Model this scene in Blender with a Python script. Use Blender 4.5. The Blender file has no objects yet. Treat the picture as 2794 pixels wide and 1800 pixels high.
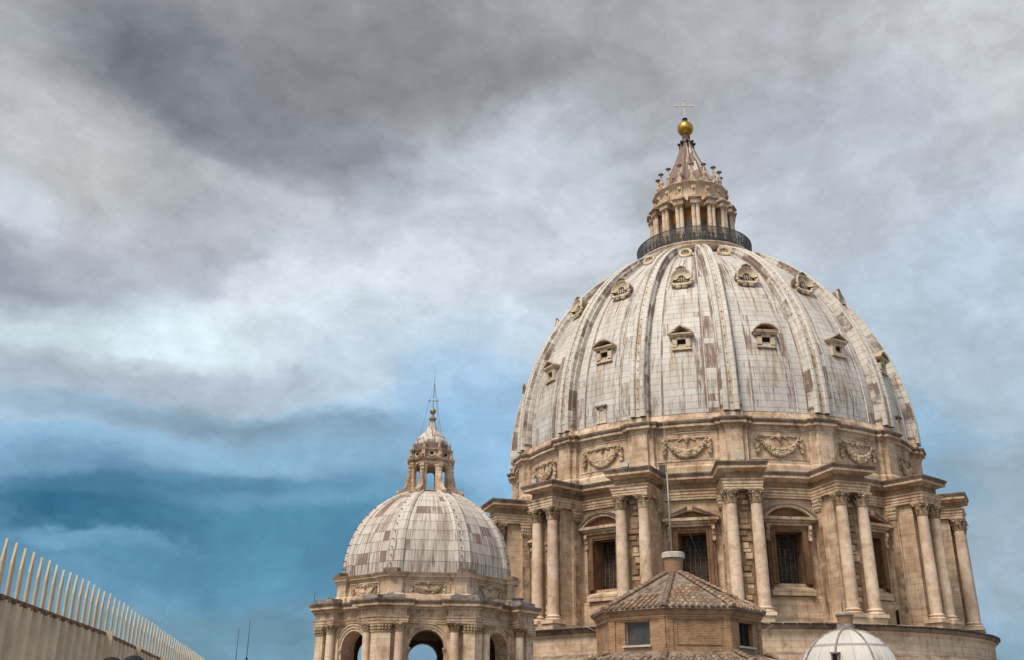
import bpy, bmesh, math, random
from mathutils import Vector, Matrix
random.seed(7)
pi = math.pi
C = bpy.context.scene.collection
SC = bpy.context.scene

# ------------------------------------------------------------------ camera
EYE = 1.6
FW = Vector((-0.18575855, 0.91079628, 0.3687057))
RT = Vector((0.98026894, 0.19758357, 0.00579042))
UP = Vector((0.0675763, -0.36250637, 0.92952815))
cam = bpy.data.objects.new('camera', bpy.data.cameras.new('camera'))
C.objects.link(cam)
cam.data.sensor_fit = 'HORIZONTAL'; cam.data.sensor_width = 36
cam.data.lens = 2695.42 / 2794 * 36
cam.data.clip_start = 0.1; cam.data.clip_end = 20000
cam.matrix_world = Matrix(((RT.x, UP.x, -FW.x, 0), (RT.y, UP.y, -FW.y, 0), (RT.z, UP.z, -FW.z, EYE), (0, 0, 0, 1)))
SC.camera = cam

# ------------------------------------------------------------------ exposure, sun
SC.view_settings.view_transform = 'Standard'; SC.view_settings.look = 'None'
SC.cycles.diffuse_bounces = 2
SC.view_settings.exposure = 0; SC.view_settings.gamma = 1
SUN_AZ, SUN_EL = math.radians(-150), math.radians(56)    # azimuth from +Y (view direction), clockwise
sd = Vector((math.sin(SUN_AZ) * math.cos(SUN_EL), math.cos(SUN_AZ) * math.cos(SUN_EL), math.sin(SUN_EL)))
sun = bpy.data.objects.new('sun', bpy.data.lights.new('sun', 'SUN'))
sun.data.energy = 3.0; sun.data.angle = math.radians(20); sun.data.color = (1, .89, .74)
sun.rotation_euler = sd.to_track_quat('Z', 'Y').to_euler()
C.objects.link(sun)

def lin(c):
    return tuple(((v / 255) / 12.92 if v / 255 <= .04045 else ((v / 255 + .055) / 1.055) ** 2.4) for v in c) + (1,)

class NT:
    """small node-tree helper"""
    def __init__(s, tree):
        s.t = tree; s.n = tree.nodes; s.l = tree.links; s.n.clear()
    def add(s, typ, ins=None, **kw):
        nd = s.n.new(typ)
        for k, v in kw.items(): setattr(nd, k, v)
        for k, v in (ins or {}).items():
            if isinstance(v, bpy.types.NodeSocket): s.l.new(v, nd.inputs[k])
            else: nd.inputs[k].default_value = v
        return nd
    def math(s, op, a, b=0.0, c=0.0, clamp=False):
        return s.add('ShaderNodeMath', {0: a, 1: b, 2: c}, operation=op, use_clamp=clamp).outputs[0]
    def mix(s, f, a, b, typ='MIX'):
        nd = s.add('ShaderNodeMix', data_type='RGBA', blend_type=typ)
        for i, v in ((0, f), (6, a), (7, b)):
            if isinstance(v, bpy.types.NodeSocket): s.l.new(v, nd.inputs[i])
            else: nd.inputs[i].default_value = v
        return nd.outputs[2]
    def noise(s, vec, scale, detail=4, rough=.55, w=None):
        nd = s.add('ShaderNodeTexNoise', {'Vector': vec, 'Scale': scale, 'Detail': detail, 'Roughness': rough}, noise_dimensions='4D' if w is not None else '3D')
        if w is not None: s.l.new(w, nd.inputs['W'])
        return nd.outputs['Fac']
    def remap(s, v, a, b, c=0.0, d=1.0, smooth=True):
        return s.add('ShaderNodeMapRange', {0: v, 1: a, 2: b, 3: c, 4: d}, interpolation_type='SMOOTHSTEP' if smooth else 'LINEAR').outputs[0]
    def ramp(s, f, stops):
        nd = s.add('ShaderNodeValToRGB', {0: f}); e = nd.color_ramp.elements
        while len(e) > 1: e.remove(e[-1])
        e[0].position = stops[0][0]; e[0].color = stops[0][1]
        for p, c in stops[1:]:
            q = e.new(p); q.color = c
        return nd.outputs[0]

# ------------------------------------------------------------------ sky: broken cloud deck in azimuth / elevation
world = bpy.data.worlds.new("World"); SC.world = world; world.use_nodes = True
W = NT(world.node_tree)
nrm = W.add('ShaderNodeVectorMath', {0: W.add('ShaderNodeTexCoord').outputs['Generated']}, operation='NORMALIZE').outputs[0]
sx = W.add('ShaderNodeSeparateXYZ', {0: nrm})
az = W.math('MULTIPLY', W.math('ARCTAN2', sx.outputs[0], sx.outputs[1]), 57.2958)
el = W.math('MULTIPLY', W.math('ARCSINE', sx.outputs[2]), 57.2958)
pc = W.add('ShaderNodeCombineXYZ', {0: W.math('MULTIPLY', az, .5), 1: el, 2: 0.0}).outputs[0]
n1 = W.noise(pc, .12, 9, .6); n2 = W.noise(W.add('ShaderNodeVectorMath', {0: pc, 1: (31, 7, 3)}, operation='ADD').outputs[0], .12, 9, .6)
azw = W.math('MULTIPLY_ADD', W.math('SUBTRACT', n1, .5), 18.0, az)
elw = W.math('MULTIPLY_ADD', W.math('SUBTRACT', n2, .5), 8.0, el)
pw = W.add('ShaderNodeCombineXYZ', {0: azw, 1: elw, 2: 0.0}).outputs[0]
col = W.ramp(W.math('DIVIDE', elw, 90.0), [(0, lin((135, 165, 185))), (.04, lin((120, 160, 188))), (.10, lin((92, 145, 174))), (.16, lin((142, 185, 216))),
      (.21, lin((190, 211, 228))), (.28, lin((202, 211, 220))), (.36, lin((172, 176, 182))), (.46, lin((150, 150, 154))), (.8, lin((165, 166, 170))), (1, lin((172, 172, 176)))])
BLOBS = [(-31.8,33.4,11.1,3.8,-8,(116,120,128),1),(-19.5,37.0,13.0,4.3,0,(138,140,146),.95),(-22.8,30.9,9.9,2.4,-14,(142,147,156),.8),
(0.5,39.4,16.5,2.6,0,(172,174,180),.85),(-40.3,29.2,6.0,3.4,0,(192,194,196),.7),(-32.9,27.2,8.0,2.3,0,(188,191,192),.7),
(-40.8,21.8,5.4,2.4,0,(134,143,156),.9),(-33.0,24.4,6.7,1.8,8,(172,179,188),.6),(-20.0,23.0,13.5,2.6,14,(230,240,245),1),(-31.5,26.2,10.5,2.2,14,(184,189,197),.85),
(-12.0,27.8,9.5,5.4,20,(206,215,225),.9),(-34.2,19.9,10.9,2.2,4,(214,231,239),.9),(-31.1,18.0,13.9,1.3,0,(176,188,203),.8),
(-16.7,20.8,11.0,3.7,0,(206,221,233),.8),(-34.6,15.6,10.5,1.2,0,(168,192,213),.9),(-23.5,15.3,12.6,1.2,-4,(126,154,174),.85),
(-25.0,13.6,14.8,1.7,0,(146,186,212),.65),(-31.1,10.4,14.2,2.3,0,(66,119,149),.92),(-32.6,9.7,7.1,.8,-3,(40,98,132),1),
(-20.6,9.7,13.5,2.9,0,(84,139,169),.85),(-28.6,4.2,11.3,1.9,0,(108,148,168),.85),(15.6,10.0,4.7,8.9,0,(164,185,202),.95),
(15.0,21.3,6.9,6.2,0,(182,197,213),.85),(17.1,33.4,9.3,5.8,0,(202,206,212),.95),(8.4,30.3,8.4,4.6,0,(186,193,203),.8),
(6.6,37.0,9.3,2.8,0,(183,186,193),.8),(-13.7,15.9,4.4,5.6,0,(152,194,228),.8),(-37.0,13.2,5.4,1.3,0,(140,180,210),.6),(-34.5,8.5,5.5,.55,-3,(122,172,206),.75),(-22,11.6,8,.9,5,(118,164,194),.6),(-36,12.9,8,1.0,0,(112,152,182),.6),(-28,12.2,6,.7,-4,(84,136,168),.6),(-24,6.6,8,.7,6,(108,160,190),.5),(-26.5,7.4,9.5,1.4,0,(86,142,172),.75)]
for (a, e, sa, se, rot, c, amp) in BLOBS:
    mp = W.add('ShaderNodeMapping', {'Vector': pw, 'Location': (a, e, 0), 'Rotation': (0, 0, math.radians(rot)), 'Scale': (sa * 1.5, se * 1.5, 1)}, vector_type='TEXTURE')
    g = W.add('ShaderNodeTexGradient', {0: mp.outputs[0]}, gradient_type='SPHERICAL').outputs['Fac']
    col = W.mix(W.remap(g, .05, .75, 0, amp), col, lin(c))
ps = W.add('ShaderNodeCombineXYZ', {0: W.math('MULTIPLY', azw, .58), 1: elw, 2: 0.0}).outputs[0]
det = W.math('MULTIPLY_ADD', W.noise(ps, .30, 11, .60), .70, .66)
det2 = W.math('MULTIPLY_ADD', W.noise(pw, .20, 7, .62), .5, .76)
pi3 = W.add('ShaderNodeCombineXYZ', {0: W.math('MULTIPLY', az, .8), 1: el, 2: 5.0}).outputs[0]
det3 = W.math('MULTIPLY_ADD', W.noise(pi3, .55, 10, .62), .40, .80)
dm = W.math('MULTIPLY', W.math('MULTIPLY', det, det2), det3)
col = W.mix(1.0, col, W.add('ShaderNodeCombineColor', {0: dm, 1: dm, 2: dm}).outputs[0], 'MULTIPLY')
hot = W.math('MULTIPLY', W.remap(W.math('ABSOLUTE', W.math('SUBTRACT', W.math('FRACT', W.math('DIVIDE', W.math('ADD', az, 158.0), 360.0)), .5)), .30, .46), W.remap(el, 4, 22))   # bright thin cloud round the hidden sun, behind the viewer's left
col = W.mix(hot, col, (1.05, .98, .88, 1))
nish = W.add('ShaderNodeTexSky', sky_type='NISHITA', sun_disc=False, sun_elevation=SUN_EL, sun_rotation=SUN_AZ)
bg1 = W.add('ShaderNodeBackground', {0: nish.outputs[0], 1: .06})
bg2 = W.add('ShaderNodeBackground', {0: col, 1: 1.0})
mxs = W.add('ShaderNodeMixShader', {0: .96, 1: bg1.outputs[0], 2: bg2.outputs[0]})
W.l.new(mxs.outputs[0], W.add('ShaderNodeOutputWorld').inputs[0])

# ------------------------------------------------------------------ materials
def new_mat(name):
    m = bpy.data.materials.new(name); m.use_nodes = True
    return m, NT(m.node_tree)
def finish(N, col, rough=.85, bump=None, bstr=.3, bdist=.05, metal=0.0, spec=.3):
    b = N.add('ShaderNodeBsdfPrincipled', {'Base Color': col, 'Roughness': rough, 'Metallic': metal, 'Specular IOR Level': spec})
    if bump is not None:
        N.l.new(N.add('ShaderNodeBump', {'Height': bump, 'Strength': bstr, 'Distance': bdist}).outputs[0], b.inputs['Normal'])
    N.l.new(b.outputs[0], N.add('ShaderNodeOutputMaterial').inputs[0])
def polar(N):
    """object space -> (arc length, radius, height) so that courses wrap round the tower"""
    s = N.add('ShaderNodeSeparateXYZ', {0: N.add('ShaderNodeTexCoord').outputs['Object']})
    r = N.math('SQRT', N.math('ADD', N.math('MULTIPLY', s.outputs[0], s.outputs[0]), N.math('MULTIPLY', s.outputs[1], s.outputs[1])))
    a = N.math('ARCTAN2', s.outputs[0], N.math('MULTIPLY', s.outputs[1], -1.0))
    return a, r, s.outputs[2]
def rnd(N): return N.math('MULTIPLY', N.add('ShaderNodeObjectInfo').outputs['Random'], 40.0)

def stone(name, light, tan, dark, stain=.5, course=.62, blockw=1.5, mortar=.35, R=24.0, streak=.5, curved=True, grey=0.0):
    m, N = new_mat(name)
    w = rnd(N)
    oc = N.add('ShaderNodeTexCoord').outputs['Object']
    if curved:
        a, r, z = polar(N); u = N.math('ADD', N.math('MULTIPLY', a, R), r)
    else:
        s = N.add('ShaderNodeSeparateXYZ', {0: oc}); u = N.math('ADD', s.outputs[0], s.outputs[1]); z = s.outputs[2]
    uv = N.add('ShaderNodeCombineXYZ', {0: u, 1: z, 2: 0.0}).outputs[0]
    br = N.add('ShaderNodeTexBrick', {'Vector': uv, 'Color1': (1, 1, 1, 1), 'Color2': (.58, .55, .52, 1), 'Mortar': (.35, .28, .22, 1), 'Scale': 1.0, 'Mortar Size': .022, 'Mortar Smooth': .3, 'Bias': -.3, 'Brick Width': blockw, 'Row Height': course})
    big = N.noise(oc, .22, 4, .6, w); med = N.noise(oc, 1.1, 5, .65, w); fine = N.noise(oc, 6.0, 4, .7, w)
    col = N.mix(N.remap(N.math('ADD', N.math('MULTIPLY', big, .55), N.math('MULTIPLY', med, .45)), .42, .58), light, tan)
    col = N.mix(mortar, col, br.outputs['Color'], 'MULTIPLY')
    hs = N.noise(N.add('ShaderNodeCombineXYZ', {0: N.math('MULTIPLY', u, .25), 1: N.math('MULTIPLY', z, 2.2), 2: 0.0}).outputs[0], 1.0, 4, .7, w)
    col = N.mix(N.remap(hs, .52, .72, 0, .42), col, dark)
    vs = N.noise(N.add('ShaderNodeCombineXYZ', {0: N.math('MULTIPLY', u, 2.2), 1: N.math('MULTIPLY', z, .22), 2: 0.0}).outputs[0], 1.0, 5, .65, w)
    col = N.mix(N.remap(N.math('ADD', N.math('MULTIPLY', vs, .65), N.math('MULTIPLY', med, .35)), .49, .67, 0, streak), col, dark)
    col = N.mix(N.remap(fine, .54, .74, 0, stain), col, dark)
    col = N.mix(N.remap(fine, .42, .22, 0, .3), col, (.80, .68, .54, 1))
    pat = N.noise(oc, .75, 7, .72, N.math('ADD', w, 9.0))
    col = N.mix(N.remap(pat, .54, .68, 0, .28 + stain * .35), col, (dark[0] * 1.5, dark[1] * 1.45, dark[2] * 1.4, 1))
    h = N.math('ADD', N.math('MULTIPLY', fine, .5), N.math('ADD', N.math('MULTIPLY', med, .6), N.math('MULTIPLY', br.outputs['Fac'], -.5)))
    finish(N, col, .9, h, .5, .08)
    return m
LT, TN, DK = (.80, .63, .475, 1), (.56, .395, .275, 1), (.15, .095, .065, 1)
M_STONE = stone('travertine', LT, TN, DK, stain=.55, streak=.65)
M_WALL = stone('travertine_ashlar', (.78, .61, .455, 1), (.57, .405, .28, 1), DK, mortar=.45, streak=.5, stain=.4)
M_COL = stone('column_stone', (.85, .69, .545, 1), (.66, .49, .36, 1), DK, course=1.05, blockw=30, mortar=.16, streak=.4, stain=.45)
M_TRIM = stone('carved_travertine', (.77, .60, .45, 1), (.48, .335, .23, 1), (.085, .05, .035, 1), stain=1.0, course=.9, mortar=.15, streak=.6)
M_DIRT = stone('sooty_cornice_top', (.34, .26, .20, 1), (.16, .115, .09, 1), (.06, .045, .04, 1), stain=.7, mortar=.1, streak=.6)
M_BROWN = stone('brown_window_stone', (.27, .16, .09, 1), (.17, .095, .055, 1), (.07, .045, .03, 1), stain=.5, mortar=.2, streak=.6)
M_INNER = stone('shaded_inner_masonry', (.16, .11, .08, 1), (.10, .07, .05, 1), (.04, .03, .025, 1), stain=.4, R=8)  # inner stone coloured dark to stand for the unlit tower interior
M_CARVED = stone('sooty_carved_stone', (.66, .51, .37, 1), (.34, .23, .15, 1), (.07, .045, .03, 1), stain=.95, course=.9, mortar=.05, streak=.75)
M_DIRT_SHADE = stone('brown_dirt_and_shade', (.42, .29, .185, 1), (.30, .20, .125, 1), (.10, .065, .045, 1), stain=.5, streak=.6)  # frieze brown: dirt plus shade below the cornice, put into the colour
M_PLASTER = stone('ochre_lantern_wall', (.52, .25, .09, 1), (.34, .14, .055, 1), (.12, .06, .03, 1), stain=.3, mortar=0, streak=.5, R=5)
M_SHELLSTONE = stone('cream_dormer_stone', (.78, .66, .51, 1), (.60, .47, .33, 1), (.10, .065, .045, 1), stain=.35, mortar=0, streak=.5)

def lead(name, light, mid, brown, rust=.5, streakw=3.0, R=20.0, thin=.42):
    m, N = new_mat(name)
    w = rnd(N)
    a, r, z = polar(N); oc = N.add('ShaderNodeTexCoord').outputs['Object']
    at = N.add('ShaderNodeSeparateColor', {0: N.add('ShaderNodeAttribute', attribute_name='sheet').outputs['Color']})
    uv = N.add('ShaderNodeSeparateXYZ', {0: N.add('ShaderNodeUVMap').outputs[0]})
    def edge(v, wd):
        d = N.math('MINIMUM', v, N.math('SUBTRACT', 1.0, v)); return N.remap(d, wd, wd * .3, 0, 1)
    ln = N.math('MAXIMUM', N.math('MULTIPLY', edge(uv.outputs[0], .025), .42), N.math('MULTIPLY', edge(uv.outputs[1], .06), .75))
    big = N.noise(oc, .35, 4, .6, w); fine = N.noise(oc, 4.0, 5, .7, w)
    st = N.noise(N.add('ShaderNodeCombineXYZ', {0: N.math('MULTIPLY', a, R * streakw), 1: N.math('MULTIPLY', z, .30), 2: 0.0}).outputs[0], 1.0, 5, .7, w)
    st2 = N.noise(N.add('ShaderNodeCombineXYZ', {0: N.math('MULTIPLY', a, R * 1.3), 1: N.math('MULTIPLY', z, .16), 2: 7.0}).outputs[0], 1.0, 4, .6, w)
    col = N.mix(N.remap(N.math('MULTIPLY_ADD', big, .85, N.math('MULTIPLY', at.outputs[1], .15)), .3, .7), light, mid)
    # brown weathered sheets and the shade coloured in along ribs, broken up by run-off streaks
    st3 = N.noise(N.add('ShaderNodeCombineXYZ', {0: N.math('MULTIPLY', a, R * streakw * 2.2), 1: N.math('MULTIPLY', z, .55), 2: 3.0}).outputs[0], 1.0, 4, .75, w)
    sm_ = N.math('ADD', N.math('MULTIPLY', st, .5), N.math('MULTIPLY', st3, .5))
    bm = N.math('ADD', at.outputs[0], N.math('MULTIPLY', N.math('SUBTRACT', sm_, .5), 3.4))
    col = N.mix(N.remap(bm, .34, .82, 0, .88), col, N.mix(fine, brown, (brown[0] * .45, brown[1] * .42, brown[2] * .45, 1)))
    col = N.mix(N.remap(st2, .53, .68, 0, rust), col, (.17, .115, .08, 1))
    col = N.mix(N.remap(st3, .53, .68, 0, thin), col, (.20, .13, .095, 1))
    # ochre run-off (blue channel marks the strip below a dormer)
    col = N.mix(N.math('MULTIPLY', at.outputs[2], N.remap(st, .42, .62)), col, (.34, .20, .08, 1))
    col = N.mix(N.math('MULTIPLY', ln, N.remap(fine, .2, .6, .35, .85)), col, (.13, .09, .065, 1))
    finish(N, col, .62, fine, .10, .02, spec=.35)
    return m
M_LEAD = lead('weathered_lead', (.71, .695, .67, 1), (.55, .53, .51, 1), (.235, .13, .10, 1), rust=.7)
M_RIB = lead('pale_rib_lead', (.74, .70, .65, 1), (.60, .56, .515, 1), (.23, .145, .11, 1), rust=.4, streakw=2.2)
M_LEAD2 = lead('streaked_lead', (.68, .63, .58, 1), (.54, .49, .45, 1), (.25, .145, .125, 1), rust=.55, streakw=5.0, R=7.0, thin=.85)
M_LEAD3 = lead('pale_cupola_lead', (.66, .65, .63, 1), (.54, .53, .51, 1), (.34, .29, .26, 1), rust=.35, streakw=7.0, R=2.3, thin=.4)

def simple(name, c, rough=.7, metal=0.0, var=.25, scale=3.0, spec=.3, bstr=.2):
    m, N = new_mat(name)
    oc = N.add('ShaderNodeTexCoord').outputs['Object']
    n = N.noise(oc, scale, 5, .65, rnd(N))
    d = (c[0] * (1 - var * 1.6), c[1] * (1 - var * 1.7), c[2] * (1 - var * 1.7), 1)
    finish(N, N.mix(N.remap(n, .3, .7), (c[0], c[1], c[2], 1), d), rough, n, bstr, .03, metal, spec)
    return m
M_GOLD = simple('gilded_bronze', (.80, .47, .10), .34, .9, .25, 1.6)
M_GILT = simple('pale_gilt', (.85, .72, .55), .6, .1, .08)
M_OLDBRASS = simple('dull_brass', (.42, .36, .16), .5, .6, .25, 6)
M_IRON = simple('dark_iron', (.045, .045, .05), .6, .3)
M_MESH = simple('grey_steel_mesh', (.13, .13, .135), .6, .2)
M_WIRE = simple('thin_cable', (.22, .22, .24), .5, .3)
M_POLE = simple('grey_rod', (.42, .39, .35), .5, .3)
M_BAR = simple('dull_glazing_bar', (.22, .19, .165), .7)
M_DARK = simple('dark_opening', (.012, .011, .011), .8)
M_GREYPANE = simple('grey_pane', (.10, .095, .085), .25, 0, .3, 2, .5)
M_WHITE = simple('white_paint', (.66, .63, .58), .7, 0, .2)
M_CEMENT = simple('cement', (.36, .34, .32), .9, 0, .35, 3)
M_GLASSGRID = None
def glassgrid():
    m, N = new_mat('leaded_glass')
    s = N.add('ShaderNodeSeparateXYZ', {0: N.add('ShaderNodeTexCoord').outputs['Object']})
    def line(v, per, wd):
        f = N.math('FRACT', N.math('DIVIDE', v, per)); d = N.math('MINIMUM', f, N.math('SUBTRACT', 1.0, f)); return N.math('LESS_THAN', d, wd)
    cell = N.add('ShaderNodeTexWhiteNoise', {'Vector': N.add('ShaderNodeCombineXYZ', {0: N.math('FLOOR', N.math('DIVIDE', s.outputs[0], .3)), 1: N.math('FLOOR', N.math('DIVIDE', s.outputs[2], .42)), 2: 0.0}).outputs[0]}).outputs['Value']
    c = N.mix(cell, (.022, .017, .013, 1), (.075, .058, .045, 1))
    c = N.mix(N.math('MULTIPLY', line(s.outputs[2], .42, .06), .5), c, (.12, .12, .12, 1))
    finish(N, c, .6, cell, .3, .05, 0, .1)
    return m
M_GLASSGRID = glassgrid()
def brickmat(name, c1, c2, mortar, R=4.5, bw=.30, rh=.085, soot=.5):
    m, N = new_mat(name)
    a, r, z = polar(N); u = N.math('MULTIPLY', a, R)
    uv = N.add('ShaderNodeCombineXYZ', {0: u, 1: z, 2: 0.0}).outputs[0]
    br = N.add('ShaderNodeTexBrick', {'Vector': uv, 'Color1': c1, 'Color2': c2, 'Mortar': mortar, 'Scale': 1.0, 'Mortar Size': .012, 'Mortar Smooth': .2, 'Brick Width': bw, 'Row Height': rh})
    oc = N.add('ShaderNodeTexCoord').outputs['Object']
    n = N.noise(oc, 1.3, 5, .65); n2 = N.noise(oc, 5, 4, .7)
    c = N.mix(N.remap(n, .46, .72, 0, soot), br.outputs['Color'], (.10, .065, .045, 1))
    c = N.mix(N.remap(n2, .52, .75, 0, .5), c, (.46, .33, .22, 1))
    finish(N, c, .92, N.math('SUBTRACT', n2, br.outputs['Fac']), .5, .03)
    return m
M_BRICK = brickmat('old_brick', (.44, .25, .135, 1), (.29, .15, .08, 1), (.50, .37, .25, 1), soot=.6)
M_BRICK2 = brickmat('chimney_brick', (.38, .21, .12, 1), (.26, .14, .085, 1), (.36, .28, .2, 1), R=.6, bw=.26, rh=.075)
M_MORTAR = simple('roof_mortar', (.34, .275, .22), .95, 0, .45, 2.5)
def tilemat():
    m, N = new_mat('terracotta_tile')
    oc = N.add('ShaderNodeTexCoord').outputs['Object']
    at = N.add('ShaderNodeSeparateColor', {0: N.add('ShaderNodeAttribute', attribute_name='sheet').outputs['Color']})
    n = N.noise(oc, 3.5, 5, .7); n2 = N.noise(oc, 11, 3, .7)
    c = N.mix(at.outputs[0], (.38, .235, .155, 1), (.19, .125, .09, 1))
    c = N.mix(N.remap(at.outputs[1], .7, 1, 0, .7), c, (.52, .42, .32, 1))
    c = N.mix(N.remap(n, .46, .66, 0, .75), c, (.20, .185, .16, 1))
    c = N.mix(N.remap(n2, .55, .75, 0, .6), c, (.10, .08, .06, 1))
    finish(N, c, .92, n2, .4, .03)
    return m
M_TILE = tilemat()
M_FENCE = simple('tan_painted_sheet', (.80, .67, .48), .6, 0, .22, 1.6)
M_PICKET = simple('pale_tan_picket', (.70, .585, .41), .55, 0, .12, 5)
M_RAIL = simple('brown_rail', (.23, .13, .095), .6, 0, .25, 6)
M_TERR = stone('terrace_paving', (.34, .29, .24, 1), (.26, .22, .18, 1), DK, curved=False, streak=.2)
M_GROUND = simple('city_ground', (.16, .14, .12), .95, 0, .3, .02)

# ------------------------------------------------------------------ mesh helpers
class MB:
    def __init__(s): s.v = []; s.f = []; s.m = []; s.uv = {}; s.col = {}; s.smooth = set()
    def pt(s, p): s.v.append(tuple(p)); return len(s.v) - 1
    def face(s, idx, m=0, uv=None, col=None, smooth=False):
        k = len(s.f); s.f.append(tuple(idx)); s.m.append(m)
        if uv: s.uv[k] = uv
        if col: s.col[k] = col
        if smooth: s.smooth.add(k)
    def quad(s, a, b, c, d, m=0, **k): s.face([s.pt(a), s.pt(b), s.pt(c), s.pt(d)], m, **k)
    def hexa(s, P, m=0):
        i = [s.pt(p) for p in P]
        for q in ((0, 3, 2, 1), (4, 5, 6, 7), (0, 1, 5, 4), (1, 2, 6, 5), (2, 3, 7, 6), (3, 0, 4, 7)): s.face([i[j] for j in q], m)
    def box(s, x0, x1, y0, y1, z0, z1, m=0, M=None):
        P = [(x0, y0, z0), (x1, y0, z0), (x1, y1, z0), (x0, y1, z0), (x0, y0, z1), (x1, y0, z1), (x1, y1, z1), (x0, y1, z1)]
        if M: P = [M @ Vector(p) for p in P]
        s.hexa(P, m)
    def lathe(s, prof, n=32, a0=0.0, a1=2 * pi, c=(0, 0), m=0, mats=None, smooth=True, M=None):
        closed = abs(a1 - a0 - 2 * pi) < 1e-6; cnt = n if closed else n + 1; rows = []
        for (r, z) in prof:
            row = []
            for i in range(cnt):
                a = a0 + (a1 - a0) * i / n
                p = Vector((c[0] + r * math.sin(a), c[1] - r * math.cos(a), z))
                row.append(s.pt(M @ p if M else p))
            rows.append(row)
        for j in range(len(prof) - 1):
            for i in range(n):
                k = (i + 1) % cnt
                s.face((rows[j][i], rows[j][k], rows[j + 1][k], rows[j + 1][i]), mats[j] if mats else m, smooth=smooth)
        return rows
    def sweep(s, path, prof, closed=True, mats=None, m=0, cap=False):
        """extrude a (offset, z) profile along a plan path with mitred corners; outward = right-hand side of travel"""
        n = len(path); P = [Vector(p) for p in path]; mit = []
        for i in range(n):
            ds = []
            if closed or i > 0: ds.append((P[i] - P[i - 1]).normalized())
            if closed or i < n - 1: ds.append((P[(i + 1) % n] - P[i]).normalized())
            ns = [Vector((d.y, -d.x)) for d in ds]
            b = sum(ns, Vector((0, 0)))
            b = ns[0] if b.length < 1e-6 else b.normalized()
            mit.append(b / max(.3, b.dot(ns[0])))
        rows = [[s.pt((P[i].x + mit[i].x * o, P[i].y + mit[i].y * o, z)) for i in range(n)] for (o, z) in prof]
        for j in range(len(prof) - 1):
            for i in range(n if closed else n - 1):
                k = (i + 1) % n
                s.face((rows[j][i], rows[j][k], rows[j + 1][k], rows[j + 1][i]), mats[j] if mats else m)
        return rows
    def tube(s, pts, r, n=8, m=0, caps=True, smooth=True):
        rows = []; L = len(pts)
        for i, p in enumerate(pts):
            p = Vector(p); d = (Vector(pts[min(i + 1, L - 1)]) - Vector(pts[max(i - 1, 0)])).normalized()
            u = d.cross(Vector((0, 0, 1)) if abs(d.z) < .9 else Vector((1, 0, 0))).normalized(); v = d.cross(u)
            rr = r[i] if isinstance(r, (list, tuple)) else r
            rows.append([s.pt(p + (u * math.cos(2 * pi * k / n) + v * math.sin(2 * pi * k / n)) * rr) for k in range(n)])
        for j in range(L - 1):
            for k in range(n): s.face((rows[j][k], rows[j][(k + 1) % n], rows[j + 1][(k + 1) % n], rows[j + 1][k]), m, smooth=smooth)
        if caps: s.face(rows[0][::-1], m); s.face(rows[-1], m)
    def blob(s, c, r, m=0, n=8, k=5, sc=(1, 1, 1), M=None):
        rows = []
        for j in range(k + 1):
            t = pi * j / k; row = []
            for i in range(n):
                a = 2 * pi * i / n
                p = Vector((c[0] + r * sc[0] * math.sin(t) * math.cos(a), c[1] + r * sc[1] * math.sin(t) * math.sin(a), c[2] + r * sc[2] * math.cos(t)))
                row.append(s.pt(M @ p if M else p))
            rows.append(row)
        for j in range(k):
            for i in range(n): s.face((rows[j][i], rows[j + 1][i], rows[j + 1][(i + 1) % n], rows[j][(i + 1) % n]), m, smooth=True)
    def build(s, name, mats, parent=None, rot=0.0, loc=(0, 0, 0), weld=False):
        me = bpy.data.meshes.new(name); me.from_pydata(s.v, [], s.f)
        for mt in (mats if isinstance(mats, (list, tuple)) else [mats]): me.materials.append(mt)
        me.polygons.foreach_set('material_index', s.m)
        me.polygons.foreach_set('use_smooth', [i in s.smooth for i in range(len(s.f))])
        if s.uv or s.col:
            me.uv_layers.new(name='UVMap'); me.color_attributes.new('sheet', 'FLOAT_COLOR', 'CORNER'); fu, fc = [], []
            for k, f in enumerate(s.f):
                uv = s.uv.get(k, ((.5, .5),) * len(f)); cc = s.col.get(k, (0, .5, 0))
                for j in range(len(f)): fu += uv[j]; fc += (cc[0], cc[1], cc[2], 1.0)
            me.uv_layers['UVMap'].data.foreach_set('uv', fu); me.color_attributes['sheet'].data.foreach_set('color', fc)
        if weld:
            bm = bmesh.new(); bm.from_mesh(me); bmesh.ops.remove_doubles(bm, verts=bm.verts, dist=1e-4); bm.to_mesh(me); bm.free()
        me.validate(); me.update()
        o = bpy.data.objects.new(name, me); C.objects.link(o)
        o.rotation_euler = (0, 0, rot); o.location = loc
        if parent: o.parent = parent
        return o
def copy_part(o, rot=None, parent=None, loc=None):
    """a copy of a part with copies of its sub-parts"""
    c = o.copy(); C.objects.link(c)
    if parent: c.parent = parent
    if rot is not None: c.rotation_euler = (0, 0, rot)
    if loc is not None: c.location = loc
    for ch in list(o.children):
        d = ch.copy(); C.objects.link(d); d.parent = c
    return c
def thing(name, label, cat, loc=(0, 0, 0), rot=0.0, group=None):
    o = bpy.data.objects.new(name, None); C.objects.link(o); o.location = loc; o.rotation_euler = (0, 0, rot)
    o['label'] = label; o['category'] = cat
    if group: o['group'] = group
    return o
def tag(o, label, cat, group=None):
    o['label'] = label; o['category'] = cat
    if group: o['group'] = group
    return o
def P3(t, r, z): return (t, -r, z)          # local frame of a face turned to -Y: lateral, outward, up

# ------------------------------------------------------------------ ground and roof terrace
g = MB(); g.quad((-6000, -6000, -46), (6000, -6000, -46), (6000, 6000, -46), (-6000, 6000, -46))
go = g.build('ground', M_GROUND); go['kind'] = 'structure'
g = MB(); g.box(-62, 62, -30, 190, -45.99, 0)
go = g.build('roof_terrace', M_TERR); go['kind'] = 'structure'

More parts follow.
